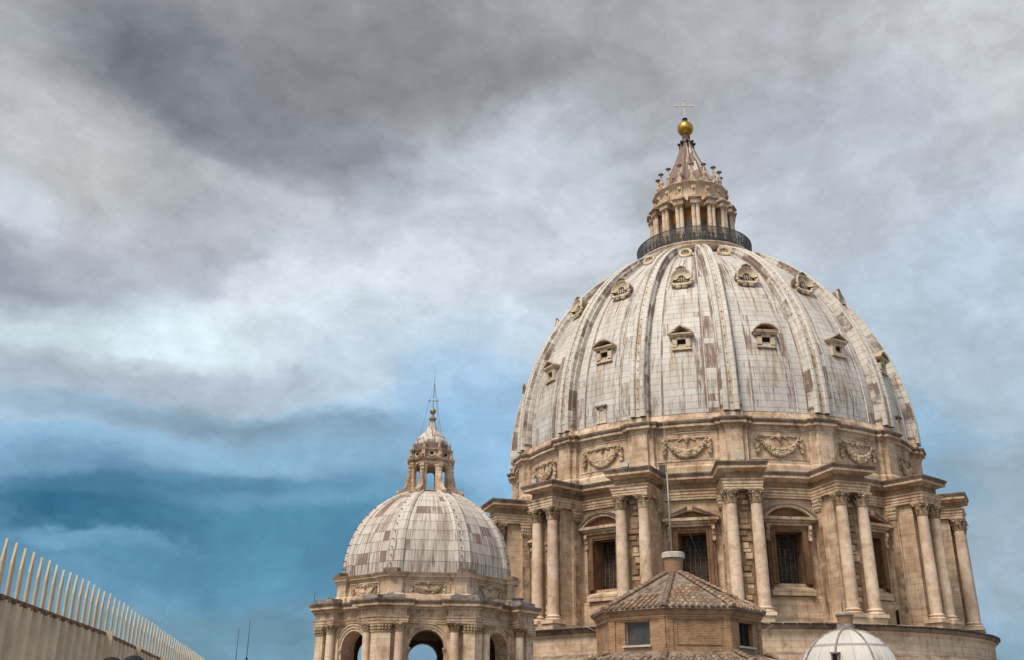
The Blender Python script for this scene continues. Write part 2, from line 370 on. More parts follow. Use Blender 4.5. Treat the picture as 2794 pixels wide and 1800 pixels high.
# ================================================================== GREAT DOME
DY = 126.64; PH = math.radians(6.337); ST = pi / 8
dome = thing('great_dome', 'huge pale ribbed dome with gold ball and cross above a drum of paired columns', 'dome', (0, DY, 0))

def ring_path(steps, ringr, arcn=6):
    """closed plan: 16 bays; steps = [(half width, radius)...] from outside step to innermost (front) step"""
    pts = []
    for k in range(16):
        a = PH + k * ST; n = Vector((math.sin(a), -math.cos(a))); t = Vector((math.cos(a), math.sin(a)))
        def on(hw, r): return n * r + t * hw
        w0 = steps[0][0]; loc = []
        loc.append((-w0, math.sqrt(ringr ** 2 - w0 ** 2)))
        for i, (hw, r) in enumerate(steps):
            loc.append((-hw, r))
            if i + 1 < len(steps): loc.append((-steps[i + 1][0], r))
        full = loc + [(-x, r) for (x, r) in loc[::-1]]
        for (x, r) in full: pts.append(on(x, r))
        da = math.asin(w0 / ringr); a0 = a + da; a1 = a + ST - da
        for i in range(1, arcn):
            b = a0 + (a1 - a0) * i / arcn; pts.append(Vector((math.sin(b), -math.cos(b))) * ringr)
    return [(p.x, p.y) for p in pts]

# stylobate
b = MB(); b.lathe([(30.6, 0), (30.6, 7.0), (30.6, 7.4), (30.2, 7.62), (29.8, 7.75), (29.8, 9.4), (29.92, 9.5), (30.02, 9.68), (30.2, 9.78), (30.3, 10.0), (30.35, 10.06), (30.35, 10.18), (29.0, 10.42), (23.5, 10.6)], 192,
    mats=[0, 0, 1, 1, 0, 0, 0, 1, 1, 1, 1, 1, 1], smooth=False)
b.build('stylobate', [M_WALL, M_DIRT], dome)
b = MB()
for i in range(150):      # drip edge of overlapping lead strips round the ledge
    a = i * 2 * pi / 150; M = Matrix.Rotation(a, 4, 'Z')
    b.box(-.55, .58, -30.44, -30.30, 10.05, 10.19 + .05 * random.random(), 0, M)
b.build('lead_drip_edge', [M_IRON], dome)
# drum wall with window openings
WO, WB, WT = 1.42, 14.5, 19.55       # half width, sill and head of an opening
b = MB(); R0 = 24.2
def wallring(b, z0, z1, holes, m=0, R=R0, n=24):
    for k in range(16):
        ac = PH + (k + .5) * ST; hw = math.asin(WO / R)
        spans = [(ac - ST / 2, ac - hw), (ac + hw, ac + ST / 2)] if holes else [(ac - ST / 2, ac + ST / 2)]
        for (s0, s1) in spans:
            b.lathe([(R, z0), (R, z1)], 5, s0, s1, m=m)
wallring(b, 10.4, WB, False); wallring(b, WB, WT, True); wallring(b, WT, 22.98, False)
b.lathe([(24.45, 10.4), (24.45, 13.15), (24.36, 13.3), (24.2, 13.32)], 128, m=0)
b.build('drum_wall', [M_WALL], dome)
# entablature
path = ring_path([(1.92, 28.85)], 24.55)
b = MB()
prof = [(-1.75, 22.97), (-.05, 22.97), (-.05, 23.22), (0, 23.23), (0, 23.5), (.06, 23.51), (.06, 23.78), (.16, 23.85), (.2, 23.97), (-.27, 24.02), (-.27, 24.70), (-.1, 24.78), (.05, 24.86), (.15, 24.95), (.48, 24.97), (.48, 25.18), (.50, 25.2), (.55, 25.32), (.65, 25.52), (.65, 25.64), (-.3, 25.72), (-.9, 25.78)]
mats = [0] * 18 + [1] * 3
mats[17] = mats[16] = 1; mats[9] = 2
b.sweep(path, prof, True, mats)
top = b.sweep(path, [(-.9, 25.78), (-.95, 25.785)], True, m=1)[1]
b.face(top, 1)
b.build('main_entablature', [M_TRIM, M_DIRT, M_DIRT_SHADE], dome)
# attic storey
path = ring_path([(1.42, 24.8), (.88, 25.22)], 24.35)
b = MB()
prof = [(.22, 25.7), (.22, 26.35), (.16, 26.45), (.0, 26.62), (0, 30.2), (.07, 30.24), (.1, 30.42), (.18, 30.5), (.22, 30.62), (.46, 30.66), (.46, 30.92), (.54, 31.0), (.62, 31.2), (.62, 31.32), (-.1, 31.42), (-.6, 31.44)]
mats = [0] * 4 + [2] * 5 + [2] + [1] * 5
b.sweep(path, prof, True, mats)
b.build('attic_storey', [M_STONE, M_DIRT, M_TRIM], dome)
b = MB(); b.lathe([(24.75, 31.3), (24.75, 31.62), (24.6, 31.7), (24.6, 32.05), (24.45, 32.2), (23.6, 32.3)], 160, mats=[0, 0, 0, 1, 1])
b.build('dome_base_ring', [M_TRIM, M_DIRT], dome)

# shell of lead sheets ---------------------------------------------------------
AC, AZ0, AR = 4.88, 32.57, 29.2
def shell_r(z): return math.sqrt(max(0, AR * AR - (z - AZ0) ** 2)) - AC
th0, th1 = math.asin((31.9 - AZ0) / AR), math.asin((59.75 - AZ0) / AR)
def arc(s, extra=0.0):
    t = th0 + (th1 - th0) * s
    return (AR + extra) * math.cos(t) - AC, AZ0 + (AR + extra) * math.sin(t)
NR = 46
b = MB()
DORM_S = [.2505, .5315, .80]
def cols_at(q):      # seams of a panel: rib foot, painted shade strip, sheets either side of the two rolls, centre seam
    r, z = arc(q); g = min(.2, (1.0 - .25 * q) / (r * ST)); w = .17 / (r * ST)
    L = [0, g, g + w, .25, .25 + w * 1.1, .345, .5 - w * .55]
    return L + [1 - x for x in L[::-1]]
for k in range(16):
    ac = PH + k * ST; NC = 13; runs = {}
    for c in range(NC):
        seq = []; st = random.random(); dirty = random.random()
        for r in range(NR):
            if random.random() < .28: st = random.random()
            if c in (1, 11): v = .52 + .32 * st                       # stain and the rib's gap shadow, painted as brown
            elif c in (3, 9): v = .58 + .32 * dirty * st         # strip beside the roll
            elif c == 6: v = .40 + .34 * dirty * st                   # centre seam
            elif c in (4, 8): v = (.36 + .40 * dirty * st) if st > .52 else .20
            elif c in (2, 10): v = (.34 + .44 * dirty * st) if st > .70 else .20
            else: v = (.50 if st > .95 else .18)
            seq.append(v)
        runs[c] = seq
    for r in range(NR):
        s0, s1 = r / NR, (r + 1) / NR; c0, c1 = cols_at(s0), cols_at(s1)
        (r0, z0), (r1, z1) = arc(s0), arc(s1); sm = (s0 + s1) / 2; och0 = 0.0
        for q, d in enumerate(DORM_S):
            if d - (.16, .19, .0)[q] < sm < d - .02: och0 = 1 - (d - sm) / .24
        for c in range(NC):
            och = och0 * (1.0 if c == 6 else .95 if c in (5, 7) else .5 if c in (3, 9) else 0)
            sh = (runs[c][r], random.random() * .5 + .25, och); sub = 1 if c in (1, 3, 6, 9, 11) else 3
            for q in range(sub):
                def pp(rr, f, z): a = ac + ST * f; return (rr * math.sin(a), -rr * math.cos(a), z)
                fa, fb = q / sub, (q + 1) / sub
                a0, a1 = c0[c] + (c0[c + 1] - c0[c]) * fa, c0[c] + (c0[c + 1] - c0[c]) * fb
                e0, e1 = c1[c] + (c1[c + 1] - c1[c]) * fa, c1[c] + (c1[c + 1] - c1[c]) * fb
                if sub == 1: fa, fb = .5, .5
                b.quad(pp(r0, a0, z0), pp(r0, a1, z0), pp(r1, e1, z1), pp(r1, e0, z1), uv=((fa, 0), (fb, 0), (fb, 1), (fa, 1)), col=sh, smooth=True)
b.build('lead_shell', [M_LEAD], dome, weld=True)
# two standing rolls per panel
for f in (.243, .757):
    b = MB(); a = ST * f; N_ = 40
    for i in range(N_):
        s0, s1 = i / N_, (i + 1) / N_; Q = []
        for s in (s0, s1):
            r, z = arc(s, -.02); r2, z2 = arc(s, .11)
            for (rr, zz, o) in ((r, z, -.075), (r2, z2, -.04), (r2, z2, .04), (r, z, .075)):
                Q.append((rr * math.sin(a) + o * math.cos(a), -rr * math.cos(a) + o * math.sin(a), zz))
        for j in range(3): b.quad(Q[j], Q[j + 1], Q[j + 5], Q[j + 4], uv=((.5, 0), (.5, 0), (.5, 1), (.5, 1)), col=(.05 + .25 * (i % 7 == 0), .3, 0))
    roll0 = b.build('standing_seam', [M_RIB], dome, PH)
    for k in range(1, 16): copy_part(roll0, PH + k * ST, dome)
# ribs
b = MB(); NRB = 44
for i in range(NRB):
    s0, s1 = .005 + .99 * i / NRB, .005 + .99 * (i + 1) / NRB
    rows = []
    for s in (s0, s1):
        w = 1.0 - .25 * s; h = 1.2 - .3 * s; row = []
        t = th0 + (th1 - th0) * s; n = Vector((0, -math.cos(t), math.sin(t))); r, z = arc(s)
        for (x, hh) in ((-1, -.06), (-1, .42), (-.88, .52), (-.84, .9), (-.72, 1), (-.42, 1), (-.30, .92), (-.26, .74), (.26, .74), (.30, .92), (.42, 1), (.72, 1), (.84, .9), (.88, .52), (1, .42), (1, -.06)):
            row.append(Vector((x * w, -r, z)) + n * (hh * h))
        rows.append(row)
    if i % 3 == 0: rowrun = random.random()
    for j in range(15):
        flank = j in (0, 1, 2, 12, 13, 14)  # flanks browner: stained runs plus the rib's shaded side put into colour
        cc = (.20 + .17 * flank + .06 * random.random() + (.30 if (flank and rowrun > .62) else 0), random.random(), .75 if 6 <= j <= 8 and s0 < .34 else (.25 if 6 <= j <= 8 else 0))
        b.quad(rows[0][j], rows[0][j + 1], rows[1][j + 1], rows[1][j], uv=((.5, 0), (.5, 0), (.5, 1), (.5, 1)), col=cc)
for i in range(30):      # climbing studs in the central groove
    s = .03 + .94 * i / 30; r, z = arc(s, .89 - .22 * s); t = th0 + (th1 - th0) * s
    M = Matrix.Translation((0, -r, z)) @ Matrix.Rotation(-t, 4, 'X')
    b.box(-.04, .04, -.11, .02, -.04, .04, 1, M)
rib0 = b.build('rib', [M_RIB, M_RAIL], dome, PH)
bb = MB()
bb.box(-1.12, 1.12, -25.15, -23.6, 31.42, 31.95, 0); bb.box(-1.02, 1.02, -25.0, -23.6, 31.95, 32.6, 0)
for sgn in (-1, 1):
    bb.blob((sgn * .62, -24.95, 32.66), .3, 0, 10, 6, (1.25, .9, .8))
bb.box(-1.1, 1.1, -25.08, -23.6, 32.6, 32.78, 1); bb.box(-.9, .9, -25.0, -23.6, 32.78, 33.5, 0)
bb.build('rib_foot', [M_TRIM, M_DIRT], rib0)
for k in range(1, 16): copy_part(rib0, PH + k * ST, dome)

# festoons ---------------------------------------------------------------------
def festoon_mb(W_, sag, zt, r, s=1.0, rs=1):
    R_ = random.Random(rs); b = MB()
    n = 24
    for i in range(n + 1):       # fruit swag
        u = -1 + 2 * i / n; x = u * W_ * .74; z = zt - .25 * s - sag * (1 - u * u) ** .8
        rad = (.12 + .15 * (1 - u * u)) * s
        for j in range(3):
            b.blob((x + R_.uniform(-.08, .08) * s, -r - .10 * s - R_.uniform(0, .1) * s, z + (j - 1) * rad * .95), rad * R_.uniform(.7, 1.0), 0, 7, 4)
    main, drops = b, []
    for sg in (-1, 1):           # hanging drops
        b = MB(); drops.append(b)
        for j in range(9):
            b.blob((sg * W_ * (.86 + .04 * math.sin(j * 2.1)), -r - .1 * s, zt - .05 * s - j * .17 * s), (.10 + .05 * math.sin(j * 1.4) + .012 * j) * s, 0, 7, 4, (1.25, 1, 1))
        b.blob((sg * W_ * .87, -r - .1 * s, zt - 1.62 * s), .23 * s, 0, 8, 5, (1.1, .8, 1))
        for j in range(7):       # ribbon ends
            b.blob((sg * (W_ * .78 - j * .11 * s), -r - .05, zt + .02 * s - .1 * s * math.sin(j * 1.3)), .10 * s, 0, 6, 4, (1.2, .6, .8))
    b = main
    b.blob((0, -r - .14 * s, zt - .02 * s), .30 * s, 0, 10, 6, (1, .9, 1.15))          # mask
    for sg in (-1, 1):
        for j in range(4): b.blob((sg * (.3 + .17 * j) * s, -r - .06 * s, zt + (.1 - .09 * j) * s), (.19 - .02 * j) * s, 0, 7, 4, (1.2, .6, .7))
    b.blob((0, -r - .2 * s, zt - .38 * s), .12 * s, 0, 7, 4)
    for sg in (-1, 1): b.tube([(0, -r - .04, zt + .12 * s), (sg * W_ * .4, -r - .04, zt + .02 * s), (sg * W_ * .8, -r - .04, zt + .1 * s)], .07 * s, 5)
    b.tube([(0, -r - .02, zt), (0, -r - .04, zt - .25 * s - sag)], .05 * s, 5)
    return main, drops
def curved_frame(b, a_half, r0, r1, z0, z1, wz, n=10, m=0):
    wa = wz / r1
    for (s0, s1, y0, y1) in ((-a_half, a_half, z0, z0 + wz), (-a_half, a_half, z1 - wz, z1), (-a_half, -a_half + wa, z0 + wz, z1 - wz), (a_half - wa, a_half, z0 + wz, z1 - wz)):
        b.lathe([(r0, y0), (r1, y0), (r1, y1), (r0, y1)], n, s0, s1, m=m, smooth=False)
        for aa in (s0, s1):
            q = [(rr * math.sin(aa), -rr * math.cos(aa), zz) for rr, zz in ((r0, y0), (r1, y0), (r1, y1), (r0, y1))]; b.quad(*q, m=m)
b = MB(); curved_frame(b, .131, 24.3, 24.42, 27.05, 30.14, .10)
pf = b.build('garland_panel', [M_STONE], dome, PH - ST / 2)
def add_festoon(parent, *a):
    sw, drops = festoon_mb(*a); sw.build('fruit_garland', [M_CARVED], parent)
    for d in drops: d.build('festoon_drop', [M_CARVED], parent)
add_festoon(pf, 2.75, 1.45, 29.45, 24.36, 1.0, 3)
for k in (-4, -3, -2, -1, 1, 2, 3): copy_part(pf, PH + (k - .5) * ST + (0 if k < 0 else 0), dome)

# columns and buttresses ---------------------------------------------------------
def capital_mb(r0, z0, z1, R=1.0):
    """leafy capital about its own axis"""
    b = MB(); H_ = z1 - z0
    b.lathe([(r0 * 1.0, z0 - .02), (r0 * 1.12, z0 + .03), (r0 * 1.12, z0 + .1), (r0 * .98, z0 + .13), (r0 * .98, z0 + H_ * .3), (r0 * 1.12, z0 + H_ * .65), (r0 * 1.4, z1 - H_ * .14)], 16)
    def leaf(a, zb, h, w, rr, curl):
        pts = []
        for (f, o, wd) in ((0, .03, .8), (.4, .10, 1.0), (.75, .22, .9), (.98, .42, .65), (.86, .58, .4)):
            rad = rr + curl * o * 1.6; zz = zb + h * f
            pts.append((rad * 1.06, zz, w * wd))
        for j in range(len(pts) - 1):
            q = []
            for (rad, zz, wd), sg in ((pts[j], -1), (pts[j], 1), (pts[j + 1], 1), (pts[j + 1], -1)):
                aa = a + sg * wd / rad / 2; q.append((rad * math.sin(aa), -rad * math.cos(aa), zz))
            b.quad(*q)
    for i in range(8):
        leaf(i * pi / 4, z0 + .1, H_ * .42, r0 * .62, r0 * 1.02, r0 * .75)
        leaf((i + .5) * pi / 4, z0 + .1, H_ * .72, r0 * .62, r0 * 1.05, r0 * .85)
    for i in range(4):
        a = pi / 4 + i * pi / 2
        for sg in (-1, 1):
            b.tube([(r0 * 1.1 * math.sin(a), -r0 * 1.1 * math.cos(a), z0 + H_ * .5), (r0 * 1.45 * math.sin(a + sg * .12), -r0 * 1.45 * math.cos(a + sg * .12), z1 - H_ * .2), (r0 * 1.72 * math.sin(a), -r0 * 1.72 * math.cos(a), z1 - H_ * .22)], [r0 * .1, r0 * .16, r0 * .2], 6)
        b.blob((r0 * 1.28 * math.sin(i * pi / 2), -r0 * 1.28 * math.cos(i * pi / 2), z1 - H_ * .1), r0 * .2, 0, 6, 4)
    s = r0 * 1.42; pts = []
    for i in range(4):
        a = i * pi / 2; c_, s_ = math.cos(a), math.sin(a)
        for (x, y) in ((-s * .93, -s * 1.07), (-s * .4, -s * .92), (s * .4, -s * .92), (s * .93, -s * 1.07)): pts.append((x * c_ - y * s_, x * s_ + y * c_))
    lo = [b.pt((x, y, z1 - H_ * .14)) for x, y in pts]; hi = [b.pt((x * 1.06, y * 1.06, z1)) for x, y in pts]
    for i in range(16): b.face((lo[i], lo[(i + 1) % 16], hi[(i + 1) % 16], hi[i]))
    b.face(lo[::-1]); b.face(hi)
    return b
def column_mb(r0, r1, zb, z0, z1, ped=True):
    b = MB(); q = r0
    if ped: b.box(-q * 1.5, q * 1.5, -q * 1.5, q * 1.5, zb, zb + (z0 - zb) * .38)
    y = zb + (z0 - zb) * (.38 if ped else 0); h = z0 - y
    b.lathe([(q * 1.0, y), (q * 1.4, y), (q * 1.48, y + h * .14), (q * 1.48, y + h * .3), (q * 1.3, y + h * .4), (q * 1.16, y + h * .48), (q * 1.16, y + h * .6), (q * 1.3, y + h * .68), (q * 1.3, y + h * .86), (q * 1.08, y + h * .95), (q, z0 + .06)], 28)
    n = 14; pr = []
    for i in range(n + 1):
        f = i / n; pr.append((r0 + (r1 - r0) * (f ** 1.7), z0 + .06 + (z1 - z0 - .06) * f))
    b.lathe(pr, 28)
    return b
b = MB()                     # masonry pier of a buttress
b.box(-1.5, 1.5, -27.35, -23.6, 10.35, 22.99); b.box(-1.92, 1.92, -28.95, -23.6, 10.3, 10.98)
b.box(-.62, .62, -27.50, -27.3, 10.98, 22.98, 1)  # strip coloured dark for the shade in the cavities behind the blocks
z = 11.1
while z < 22.4:             # rough blocks left between the columns
    hh = random.uniform(.25, .6); x0 = random.uniform(-.7, -.05); x1 = random.uniform(.05, .7)
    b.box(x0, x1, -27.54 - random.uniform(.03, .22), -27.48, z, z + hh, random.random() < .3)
    z += hh + random.uniform(.04, .25)
b.box(-1.78, 1.78, -25.75, -23.6, 10.98, 22.98)
but0 = b.build('buttress', [M_WALL, M_DIRT_SHADE], dome, PH)
shaft = column_mb(.605, .525, 10.98, 11.82, 21.62); 
capm = capital_mb(.52, 21.6, 22.97)
for i, sg in enumerate((-1, 1)):
    if i == 0:
        c0 = shaft.build('column', [M_COL], but0, 0, (sg * 1.22, -28.2, 0)); k0 = capm.build('capital', [M_CARVED], but0, 0, (sg * 1.22, -28.2, 0))
    else:
        copy_part(c0, None, but0, (sg * 1.22, -28.2, 0)); copy_part(k0, None, but0, (sg * 1.22, -28.2, 0))
for sg in (-1, 1):           # pilaster capital where the buttress meets the drum
    b = MB(); x0, x1 = (1.7, 2.02) if sg > 0 else (-2.02, -1.7)
    for j, (z0, z1, d) in enumerate(((21.55, 21.7, .0), (21.7, 22.1, .05), (22.1, 22.5, .10), (22.5, 22.8, .16), (22.8, 22.97, .2))):
        b.box(x0 - (d if sg < 0 else 0), x1 + (d if sg > 0 else 0), -25.7 - d, -24.75, z0, z1)
    for j in range(9):
        b.blob((sg * (1.98 + .06 * (j % 3)), -25.65 + .3 * (j // 3), 21.85 + .32 * (j % 3)), .16, 0, 7, 4)
    b.box(min(sg * 1.7, sg * 1.9), max(sg * 1.7, sg * 1.9), -25.6, -24.8, 10.98, 21.6)
    b.build('pilaster_capital', [M_CARVED], but0)
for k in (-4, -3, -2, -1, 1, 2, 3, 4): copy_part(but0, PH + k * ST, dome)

# drum windows --------------------------------------------------------------------
def drum_window(tri, rot):
    R_ = 24.2; dep = R_ - WO * WO / 2 / R_
    b = MB(); fw = .56                # moulded surround
    y0, y1 = -24.62, -24.1
    b.box(-WO - fw, -WO, y0, y1, WB - .05, WT); b.box(WO, WO + fw, y0, y1, WB - .05, WT); b.box(-WO - fw, WO + fw, y0, y1, WT, WT + .62)
    for sg in (-1, 1):
        b.box(*sorted((sg * (WO + .02), sg * (WO + .2))), -24.70, -24.6, WB, WT + .2)
        b.box(*sorted((sg * (WO + fw), sg * (WO + fw + .26))), -24.5, -24.0, 13.9, WT + .55)
        q = [(sg * (WO), y0 + .01, WB - .05), (sg * (WO + fw + .05), y0 + .01, WB - .05), (sg * (WO + fw + .26), -24.55, 13.75), (sg * (WO + .3), -24.55, 13.75)]
    b.box(-WO - .2, WO + .2, -24.70, -24.6, WT + .2, WT + .36)
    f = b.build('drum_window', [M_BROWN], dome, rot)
    b = MB()                          # sloping sill and apron
    P = [P3(-WO - .02, 23.4, WB + .12), P3(WO + .02, 23.4, WB + .12), P3(WO + .62, 24.75, WB - .55), P3(-WO - .62, 24.75, WB - .55)]
    Q = [(p[0], p[1], WB - .8) for p in P]
    b.hexa([Q[3], Q[2], Q[1], Q[0], P[3], P[2], P[1], P[0]])
    b.box(-2.25, 2.25, -24.72, -24.0, 13.32, WB - .62)
    b.build('sill', [M_WALL], f)
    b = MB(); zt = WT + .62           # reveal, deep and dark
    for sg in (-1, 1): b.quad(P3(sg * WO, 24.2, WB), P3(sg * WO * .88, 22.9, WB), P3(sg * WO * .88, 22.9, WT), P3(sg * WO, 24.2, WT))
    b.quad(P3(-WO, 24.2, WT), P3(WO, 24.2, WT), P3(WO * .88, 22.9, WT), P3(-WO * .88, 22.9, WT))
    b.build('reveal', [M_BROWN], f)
    b = MB(); b.box(-WO, WO, -22.92, -22.8, WB - .3, WT + .1); b.build('pane', [M_GLASSGRID], f)
    b = MB()
    for i in range(5):
        x = -WO * .72 + i * WO * .36; b = MB(); b.box(x - .024, x + .024, -23.0, -22.93, WB, WT - 1.35); b.build('glazing_bar', [M_BAR], f)
    b = MB()                          # pediment
    z = WT + .62
    b.box(-2.35, 2.35, -24.7, -24.0, z, z + .3)
    b.box(-2.85, 2.85, -25.2, -24.0, z + .52, z + .82); b.box(-2.6, 2.6, -24.95, -24.0, z + .30, z + .52)
    L, zc = 2.95, z + .82
    if tri:
        hgt = 1.32; n = 2; pts = [(-L, 0), (0, hgt), (L, 0)]
    else:
        hgt = 1.5; n = 16; rr = (L * L + hgt * hgt) / (2 * hgt); am = math.asin(L / rr); pts = [(rr * math.sin(-am + 2 * am * i / n), rr * math.cos(-am + 2 * am * i / n) - rr + hgt) for i in range(n + 1)]
    for i in range(len(pts) - 1):
        (xa, za), (xb, zb) = pts[i], pts[i + 1]
        for (d0, d1, o0, o1, mm) in ((-.02, -.24, 25.25, 24.0, 1), (-.241, -.50, 25.12, 24.0, 0)):
            f0 = 1 + 0 * d0
            def sh(x, zz, d):
                if tri: return (x * (1 + d / 3.0), zc + max(0, zz * (1 + d / hgt) if zz > .01 else 0) + (0 if zz > .01 else 0))
                k = (rr + d) / rr; return (x * k, zc + max(0.0, (zz - hgt + rr) * k - rr + hgt))
            A, B, C_, D_ = sh(xa, za, d1), sh(xb, zb, d1), sh(xb, zb, d0), sh(xa, za, d0)
            b.hexa([P3(A[0], o0, A[1]), P3(B[0], o0, B[1]), P3(B[0], o1, B[1]), P3(A[0], o1, A[1]), P3(D_[0], o0, D_[1]), P3(C_[0], o0, C_[1]), P3(C_[0], o1, C_[1]), P3(D_[0], o1, D_[1])], mm)
    # tympanum
    ids = [b.pt(P3(x * .88, 24.55, zc + zz * .8)) for x, zz in pts]; b.face(ids, 2)
    if tri: b.box(-.26, .26, -25.3, -24.6, zc + hgt - .62, zc + hgt - .12, 0)
    for sg in (-1, 1):                # consoles
        x0, x1 = sorted((sg * 2.03, sg * 2.36))
        b.box(x0, x1, -24.98, -24.1, z - .28, z + .01); b.box(x0, x1, -24.82, -24.1, z - .85, z - .28); b.box(x0, x1, -24.70, -24.1, z - 1.5, z - .85)
        b.blob(((x0 + x1) / 2, -24.88, z - .35), .2, 0, 8, 5, (.9, 1, 1)); b.blob(((x0 + x1) / 2, -24.75, z - 1.45), .17, 0, 8, 5)
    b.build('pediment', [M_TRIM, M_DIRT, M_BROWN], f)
    return f
tri0 = drum_window(True, PH - .5 * ST); seg0 = drum_window(False, PH + .5 * ST)
copy_part(tri0, PH + 1.5 * ST, dome); copy_part(tri0, PH - 2.5 * ST, dome)
copy_part(seg0, PH - 1.5 * ST, dome); copy_part(seg0, PH + 2.5 * ST, dome)
# small niches and hatch in the drum
def niche(a, w, z0, z1, mat, name):
    b = MB(); n = 10; pts = [(-w, z0), (w, z0)] + [(w * math.cos(pi * i / n), z1 - w + w * math.sin(pi * i / n)) for i in range(n + 1)]
    fr = [b.pt(P3(x, 24.53, z)) for x, z in pts]; bk = [b.pt(P3(x, 24.2, z)) for x, z in pts]
    b.face(fr, 0)
    for i in range(len(pts)): j = (i + 1) % len(pts); b.face((fr[i], bk[i], bk[j], fr[j]), 1)
    return b.build(name, [mat, M_BROWN], dome, math.radians(a))
niche(46.9, .32, 10.9, 12.5, M_DARK, 'small_door'); niche(49.7, .45, 10.9, 12.6, M_SHELLSTONE, 'walled_up_door'); niche(57.0, .6, 10.9, 13.4, M_GREYPANE, 'arched_niche')
b = MB(); b.box(-.3, .3, -24.75, -24.3, 25.85, 26.75); b.build('grey_hatch', [M_GREYPANE], dome, math.radians(-11.2))

# dormers ---------------------------------------------------------------------------
def dormer(tri, rot):
    s = DORM_S[0]; r, z = arc(s); b = MB(); F = r + .12      # vertical stone front standing out of the curve
    zb = z - .75
    b.box(-.98, -.48, -F - .28, -r + 1.2, zb, zb + 1.25); b.box(.48, .98, -F - .28, -r + 1.2, zb, zb + 1.25)
    b.box(-.98, .98, -F - .28, -r + 1.2, zb - .16, zb + .14); b.box(-.98, .98, -F - .28, -r + 1.6, zb + 1.02, zb + 1.36)
    b.box(-1.08, 1.08, -F - .4, -F, zb - .26, zb - .14, 1)
    b.box(-1.24, 1.24, -F - .42, -r + 2, zb + 1.36, zb + 1.54)
    L, zc = 1.38, zb + 1.54
    if tri: hgt = .78; pts = [(-L, 0), (0, hgt), (L, 0)]
    else:
        hgt = .74; rr = (L * L + hgt * hgt) / (2 * hgt); am = math.asin(L / rr); n = 10
        pts = [(rr * math.sin(-am + 2 * am * i / n), rr * math.cos(-am + 2 * am * i / n) - rr + hgt) for i in range(n + 1)]
    for i in range(len(pts) - 1):
        (xa, za), (xb, zb_) = pts[i], pts[i + 1]
        P = [P3(xa, F + .62, zc + za), P3(xb, F + .62, zc + zb_), P3(xb, r - 2.2, zc + zb_), P3(xa, r - 2.2, zc + za)]
        b.hexa(P + [(p[0], p[1], p[2] + .16) for p in P], 1)
    ids = [b.pt(P3(x * .9, F - .25, zc + zz)) for x, zz in pts]; b.face(ids, 2)
    b.box(-L, L, -F - .55, -F + .3, zc - .02, zc + .14, 0)
    f = b.build('dormer_window', [M_SHELLSTONE, M_TRIM, M_BROWN], dome, rot)
    b = MB(); b.box(-.5, .5, -F + .05, -F + .2, zb + .1, zb + 1.05); b.build('dark_opening', [M_DARK], f)
    return f
d_tri = dormer(True, PH - .5 * ST); d_seg = dormer(False, PH + .5 * ST)
for k in (-2.5, 1.5): copy_part(d_tri, PH + k * ST, dome)
for k in (-3.5, -1.5, 2.5): copy_part(d_seg, PH + k * ST, dome)

def tangent(s, extra=0.0):
    t = th0 + (th1 - th0) * s; r, z = arc(s, extra)
    return Matrix.Translation((0, -r, z)) @ Matrix.Rotation(-t, 4, 'X')      # local: x lateral, -y out of the shell, z up the shell
def shell_dormer(rot):
    M = tangent(DORM_S[1], .42) @ Matrix.Rotation(math.radians(25), 4, 'X') @ Matrix.Diagonal((.88, .9, .88, 1)); b = MB()
    n = 20
    # scalloped hood: rim and concave shell behind
    for i in range(n):
        a0, a1 = -.25 + (pi + .5) * i / n, -.25 + (pi + .5) * (i + 1) / n
        def ring(a, R_, y, zc=.1): return M @ Vector((R_ * 1.02 * math.cos(a), y, zc + R_ * math.sin(a)))
        prof = [(1.44, .5), (1.46, -.55), (1.3, -.72), (1.16, -.62)]
        for j in range(3): b.quad(ring(a0, *prof[j]), ring(a1, *prof[j]), ring(a1, *prof[j + 1]), ring(a0, *prof[j + 1]), m=1 if j == 0 else 0)
        fl = 1.0
        prof = [(1.16, -.62), (1.0 * fl, -.45), (.72 * fl, -.32), (.5, -.28)]
        for j in range(3): b.quad(ring(a0, *prof[j]), ring(a1, *prof[j]), ring(a1, *prof[j + 1]), ring(a0, *prof[j + 1]), m=0)
    b.box(-1.2, 1.2, .05, 1.2, -1.25, .9, 0, M)
    # crown ornament and scrolls
    for (x, z, r) in ((0, 1.72, .26), (-.3, 1.62, .2), (.3, 1.62, .2), (-.55, 1.48, .15), (.55, 1.48, .15)): b.blob((x, -.62, z), r, 1, 8, 5, (1.1, .8, .8), M)
    for sg in (-1, 1):
        b.blob((sg * 1.36, -.4, -.45), .26, 0, 8, 5, (1, 1, 1.1), M); b.blob((sg * 1.25, -.4, -.85), .2, 0, 8, 5, (1, 1, 1), M)
        b.blob((sg * .42, -.3, -1.28), .28, 0, 8, 5, (1.5, .8, .7), M)
        b.tube([M @ Vector((sg * 1.3, -.3, -.5)), M @ Vector((sg * 1.0, -.38, -.95)), M @ Vector((sg * .5, -.38, -1.1)), M @ Vector((0, -.38, -.98))], .16, 7, 0)
    b.box(-1.15, 1.15, -.32, .2, -.86, -.62, 0, M)
    f = b.build('shell_dormer', [M_SHELLSTONE, M_DIRT], dome, rot)
    b = MB(); n = 20
    ids = [b.pt(M @ Vector((.66 * math.cos(2 * pi * i / n), -.33, -.12 + .42 * math.sin(2 * pi * i / n)))) for i in range(n)]; b.face(ids)
    b.build('oval_pane', [M_DARK], f)
    b = MB()
    for x in (-.3, 0, .3): b.box(x - .035, x + .035, -.39, -.335, -.12 - .44 * math.sqrt(1 - (x / .62) ** 2), -.12 + .44 * math.sqrt(1 - (x / .62) ** 2), 0, M)
    for z in (-.26, 0.0): h = .62 * math.sqrt(1 - ((z + .12) / .44) ** 2); b.box(-h, h, -.385, -.337, z - .03, z + .03, 0, M)
    b.build('glazing_bar', [M_SHELLSTONE], f)
    return f
